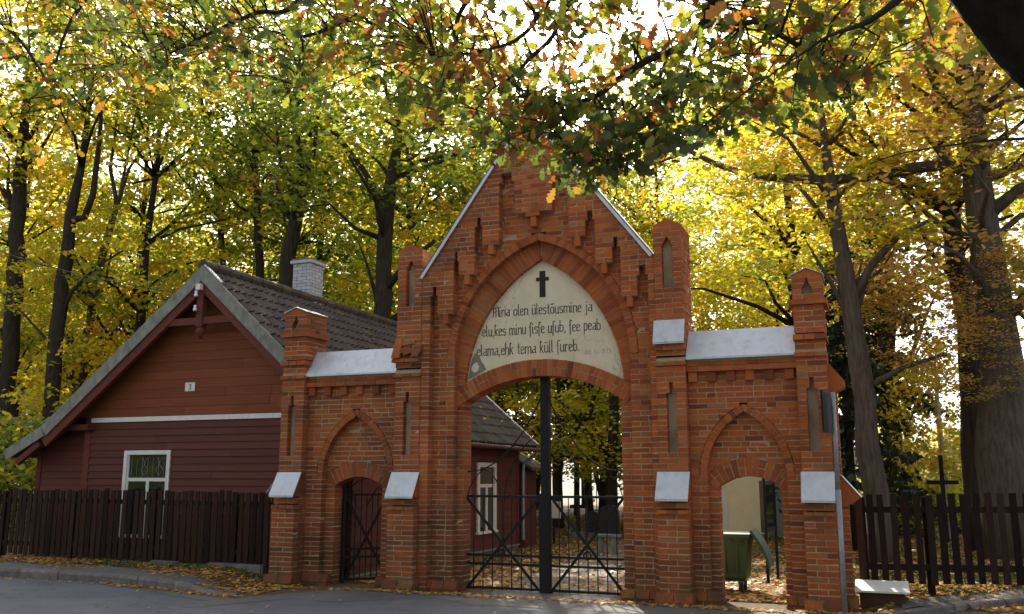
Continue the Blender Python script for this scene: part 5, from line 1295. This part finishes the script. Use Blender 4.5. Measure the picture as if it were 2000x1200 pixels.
# ---- foreground oak reaching in from the right over the road
fo = thing('oak_tree', 'near oak whose leafy branches hang across the top of the picture', 'tree', (2.95, -8.0, -.1))
LIMBS = [(-6.2, [(1400,-15,20),(1385,30,19),(1330,90,17),(1270,115,15),(1215,150,13),(1160,190,10),(1100,203,8),(1060,195,6),(1000,165,4)]),
 (-6.0, [(1125,-15,11),(1080,70,9),(1040,110,8),(1000,150,6),(960,175,4),(930,215,3)]), (-6.5, [(1085,-15,9),(1020,70,8),(960,95,6),(890,108,4),(850,112,2)]),
 (-5.6, [(922,-15,10),(890,80,8),(870,130,7),(855,200,5),(845,255,3),(825,285,2)]), (-6.2, [(1305,105,9),(1280,170,7),(1240,210,6),(1215,280,4),(1195,345,3)]),
 (-6.2, [(1098,204,6),(1105,240,5),(1093,262,4),(1112,300,2)]), (-5.2, [(600,-15,11),(500,25,9),(400,70,7),(330,105,5),(230,130,3)]), (-5.4, [(735,-10,11),(660,45,9),(590,72,7),(520,62,5),(470,88,3),(400,92,2)]),
 (-5.4, [(590,72,5),(592,120,4),(590,170,2)]), (-4.6, [(-20,30,8),(40,80,7),(95,165,5),(130,240,3)]), (-6.6, [(1462,-15,13),(1490,45,12),(1560,90,10),(1610,125,8),(1655,160,5),(1662,205,3)]),
 (-5.9, [(1390,5,9),(1340,150,6),(1330,210,4),(1345,260,2)]), (-7.4, [(1900,-40,40),(1800,-30,20),(1700,40,12),(1620,70,7),(1560,110,4)]), (-5.0, [(180,-20,8),(130,60,6),(110,120,4)]), (-7.5, [(2030,270,7),(1930,275,5),(1850,285,4),(1760,300,3),(1700,320,2)])]
samples = []; lm = None
top = Vector((2.6, -8.6, 7.4)); trunk_m = MB(); trunk_m.tube([(2.97, -8.0, -.3), (2.95, -8.0, .5), (2.9, -8.0, 2.6), (2.8, -7.98, 4.4), (2.5, -7.9, 6.4), (1.9, -7.8, 8.2), (1.0, -7.3, 9.6)], [.62, .46, .41, .36, .28, .2, .1], 14, .05)
trunk_m.build('trunk', M['bark'], fo, None, None, True)
for Y, ln in LIMBS:
    pts = [PY(u, v, Y) for u, v, w in ln]; rad = [w*MPP(u, v, Y)/2 for u, v, w in ln]
    if ln[0][1] < 0 and ln[0][0] < 1900:      # led up and back to the crown of the tree
        p0 = pts[0]; up_ = Vector((p0.x*.62+1.0, -7.2, max(p0.z+1.0, 7.9))); pts = [Vector((1.9, -7.8, 8.2)), up_]+pts; rad = [rad[0]*2.2, rad[0]*1.6]+rad
    cpts = curve(pts, 4); rr = [rad[min(i//4, len(rad)-1)]+(rad[min(i//4+1, len(rad)-1)]-rad[min(i//4, len(rad)-1)])*(i % 4)/4 for i in range(len(cpts))]
    MB().tube(cpts, rr, 7, .05).build('limb', M['bark'], fo, None, None, True); samples += [(p, r) for p, r in zip(cpts, rr)]
# heavy dark limb in the top right corner, close to the viewer
big = [Vector((2.88, -8.0, 2.7)), PY(2400, 440, -8.15), PY(2170, 205, -8.25), PY(2037, 84, -8.3), PY(1978, 28, -8.35), PY(1926, -26, -8.4), PY(1860, -100, -8.45), PY(1740, -260, -8.5)]
bc = curve(big, 4); MB().tube(bc, [.30-.14*i/(len(bc)-1) for i in range(len(bc))], 16, .025).build('limb', M['bark_shaded'], fo, 'heavy dark limb in the top right corner', None, True)
MASK = [(-60,340),(60,330),(150,300),(230,200),(330,190),(420,160),(520,180),(600,205),(680,130),(760,140),(830,250),(930,240),(1000,310),(1100,350),(1200,360),(1300,310),(1400,255),(1500,235),(1600,205),(1680,190),(1760,110),(1880,110),(2060,90)]
def mask_v(u):
    for (a, va), (b, vb) in zip(MASK, MASK[1:]):
        if a <= u <= b: return va+(vb-va)*(u-a)/(b-a)
    return 0
P_, C_, TW = [], [], MB(); tries = 0; ncl = 0
while ncl < 680:
    u = random.uniform(-60, 2060); v = random.uniform(-120, mask_v(u)); Y = random.uniform(-7.2, -4.6)
    if ncl % 8 == 0: u = random.gauss(1140, 115); v = random.uniform(170, 335-abs(u-1150)*.25); Y = random.uniform(-6.6, -5.8)
    if u > 1650 and random.random() < .6: continue
    if v > 150 and random.random() < .12: continue
    c = PY(u, v, Y); near = min(samples, key=lambda s: (s[0]-c).length); dd = (near[0]-c).length
    if dd > 1.5: continue
    ncl += 1
    mid = near[0].lerp(c, .5)+Vector((random.gauss(0, .06), random.gauss(0, .06), .08)); TW.tube([near[0], mid, c], [min(near[1]*.7, .012), .007, .004], 5)
    b = random.gauss(0, .16)+(.22 if v < 130 and u > 600 else .02)+(-.12 if (u < 250 or v > 230) else 0)  # leaf colour carries light and shade: yellower on top, darker left and low
    for k in range(random.randint(6, 11)):
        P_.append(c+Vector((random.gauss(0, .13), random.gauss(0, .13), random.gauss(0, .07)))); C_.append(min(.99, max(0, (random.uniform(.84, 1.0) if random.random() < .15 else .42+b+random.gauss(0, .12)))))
TW.build('twigs', M['bark'], fo, None, 'stuff')
P_ = np.array([tuple(p) for p in P_]); C_ = np.array(C_); n = len(P_); SZ = rng.uniform(.09, .215, n)
vis = np.argsort(-(SZ/np.linalg.norm(P_-np.array(CAM), axis=1))); 
uv = P_-np.array(CAM); dep = uv@np.array(fw); pu = 1000+FPX*(uv@np.array(rt))/dep; pv = 600-FPX*(uv@np.array(upv))/dep
inview = (pu > 10) & (pu < 1990) & (pv > 10); order = [i for i in vis if inview[i]][:300]; oset = set(order)
rest = np.array([i for i in range(n) if i not in oset])
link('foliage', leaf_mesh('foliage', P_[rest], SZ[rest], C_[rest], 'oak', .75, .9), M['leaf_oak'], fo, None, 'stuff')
VAR = [leaf_mesh('leaf', np.zeros((1, 3)), np.ones(1), np.array([c]), 'oak', .0, 0) for c in (.1, .25, .4, .5, .6, .72, .82, .9, .97)]
for me in VAR: me.materials.append(M['leaf_oak'])
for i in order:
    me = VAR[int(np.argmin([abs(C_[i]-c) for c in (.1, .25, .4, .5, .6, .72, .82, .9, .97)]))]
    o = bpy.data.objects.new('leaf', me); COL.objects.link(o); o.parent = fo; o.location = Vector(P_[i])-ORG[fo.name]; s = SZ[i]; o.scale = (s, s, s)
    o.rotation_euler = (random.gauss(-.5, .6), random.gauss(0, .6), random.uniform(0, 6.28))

# ---- fallen leaves and grass
def litter(name, lab, n, xf, yf, size, dens=None, zoff=.012, kind='maple', mat='litter', tilt=.22):
    P_ = []
    while len(P_) < n:
        x, y = xf(), yf()
        if dens and random.random() > dens(x, y): continue
        z = max(ground_z(x, y), RZ+.006 if y < road_edge(x) else -9)
        P_.append((x, y, z+zoff+random.uniform(0, .02)))
    o = link(name, leaf_mesh(name, np.array(P_), rng.uniform(.7, 1.3, n)*size, rng.beta(2, 2, n), kind, tilt), M[mat]); return tagp(o, lab, 'leaves', None, 'stuff')
U = random.uniform
def dpath(x, y):
    if HR-.3 > x > -18 and y < 9.6: return 0
    onp = -5.9-.12*y < x < -3.9-.1*y
    return .45 if onp else 1
litter('fallen_leaves', 'carpet of fallen leaves in the churchyard behind the gateway', 22000, lambda: U(-14, 5), lambda: .5+24*U(0, 1)**1.6, .12, dpath)
litter('fallen_leaves', 'drift of fallen leaves along the foot of the left fence', 3800, lambda: U(-19.5, -9.3), lambda: U(-1.7, .3), .085, lambda x, y: max(0, min(1, (y-kerb_y(x)-.62-.25*math.sin(x*2.3))*4)) if x < -10.6 else (1 if y > kerb_y(x)+.25+.3*sst(-10.6, -9.3, x) else .05))
litter('fallen_leaves', 'scattered fallen leaves along the foot of the gateway', 1500, lambda: U(-10, .6), lambda: -.42-abs(random.gauss(0, .16)), .075, lambda x, y: .9 if (-7 < x < -3 or x > -2.8) else .6)
litter('fallen_leaves', 'thin line of fallen leaves in the gutter along the left kerb', 420, lambda: U(-18, -9.2), lambda: U(-2.9, -1.4), .075, lambda x, y: max(0, 1-abs(y-kerb_y(x)+.06)*6))
litter('fallen_leaves', 'few stray fallen leaves lying on the road', 110, lambda: U(-16, 2), lambda: U(-7, -.8), .07)
litter('fallen_leaves', 'fallen leaves on the verge under the right fence', 900, lambda: U(-.3, 5), lambda: U(-.1, 2.2), .085, lambda x, y: .04 if y < kerbr_y(x)+.6 else 1)
P_ = []
for i in range(70):
    if U(0, 1) < .75: y = U(YV+4, YB2-.3); x = U(RX+.3, RSX-.1)
    else: y = U(YV+.3, YB2-.3); x = U(RX+.3, RSX-.1)
    P_.append((x, y, roof_z(x)+.05))
P_ = np.array(P_); o = link('roof_leaves', leaf_mesh('roof_leaves', P_, rng.uniform(.08, .14, len(P_)), rng.uniform(.4, 1, len(P_)), 'maple', .5), M['litter']); tagp(o, 'scattered yellow leaves lying on the house roof', 'leaves', None, 'stuff')
def tufts(name, lab, n, xf, yf, dens, h):
    P_ = []
    while len(P_) < n:
        x, y = xf(), yf()
        if random.random() < dens(x, y): P_.append((x, y, ground_z(x, y)+h*.35))
    o = link(name, leaf_mesh(name, np.array(P_), rng.uniform(.6, 1.3, n)*h, rng.uniform(0, 1, n), 'kite', 2.2, 0), M['grass']); tagp(o, lab, 'grass', None, 'stuff')
tufts('grass', 'short grass under the right fence', 4200, lambda: U(-.3, 5), lambda: U(-.1, 5), lambda x, y: 0 if y < kerbr_y(x)+.55 else 1, .055)
tufts('grass', 'weeds growing along the foot of the left fence', 900, lambda: U(-14.5, -9.9), lambda: U(-.35, .35), lambda x, y: .4+.6*math.sin(x*2)**2, .07)
tufts('grass', 'sparse grass in the churchyard', 5000, lambda: U(-14, 5), lambda: U(3, 22), lambda x, y: 0 if (x < HR+.3 and y < 10) else (.2 if -5.9-.12*y < x < -3.9-.1*y else 1), .08)
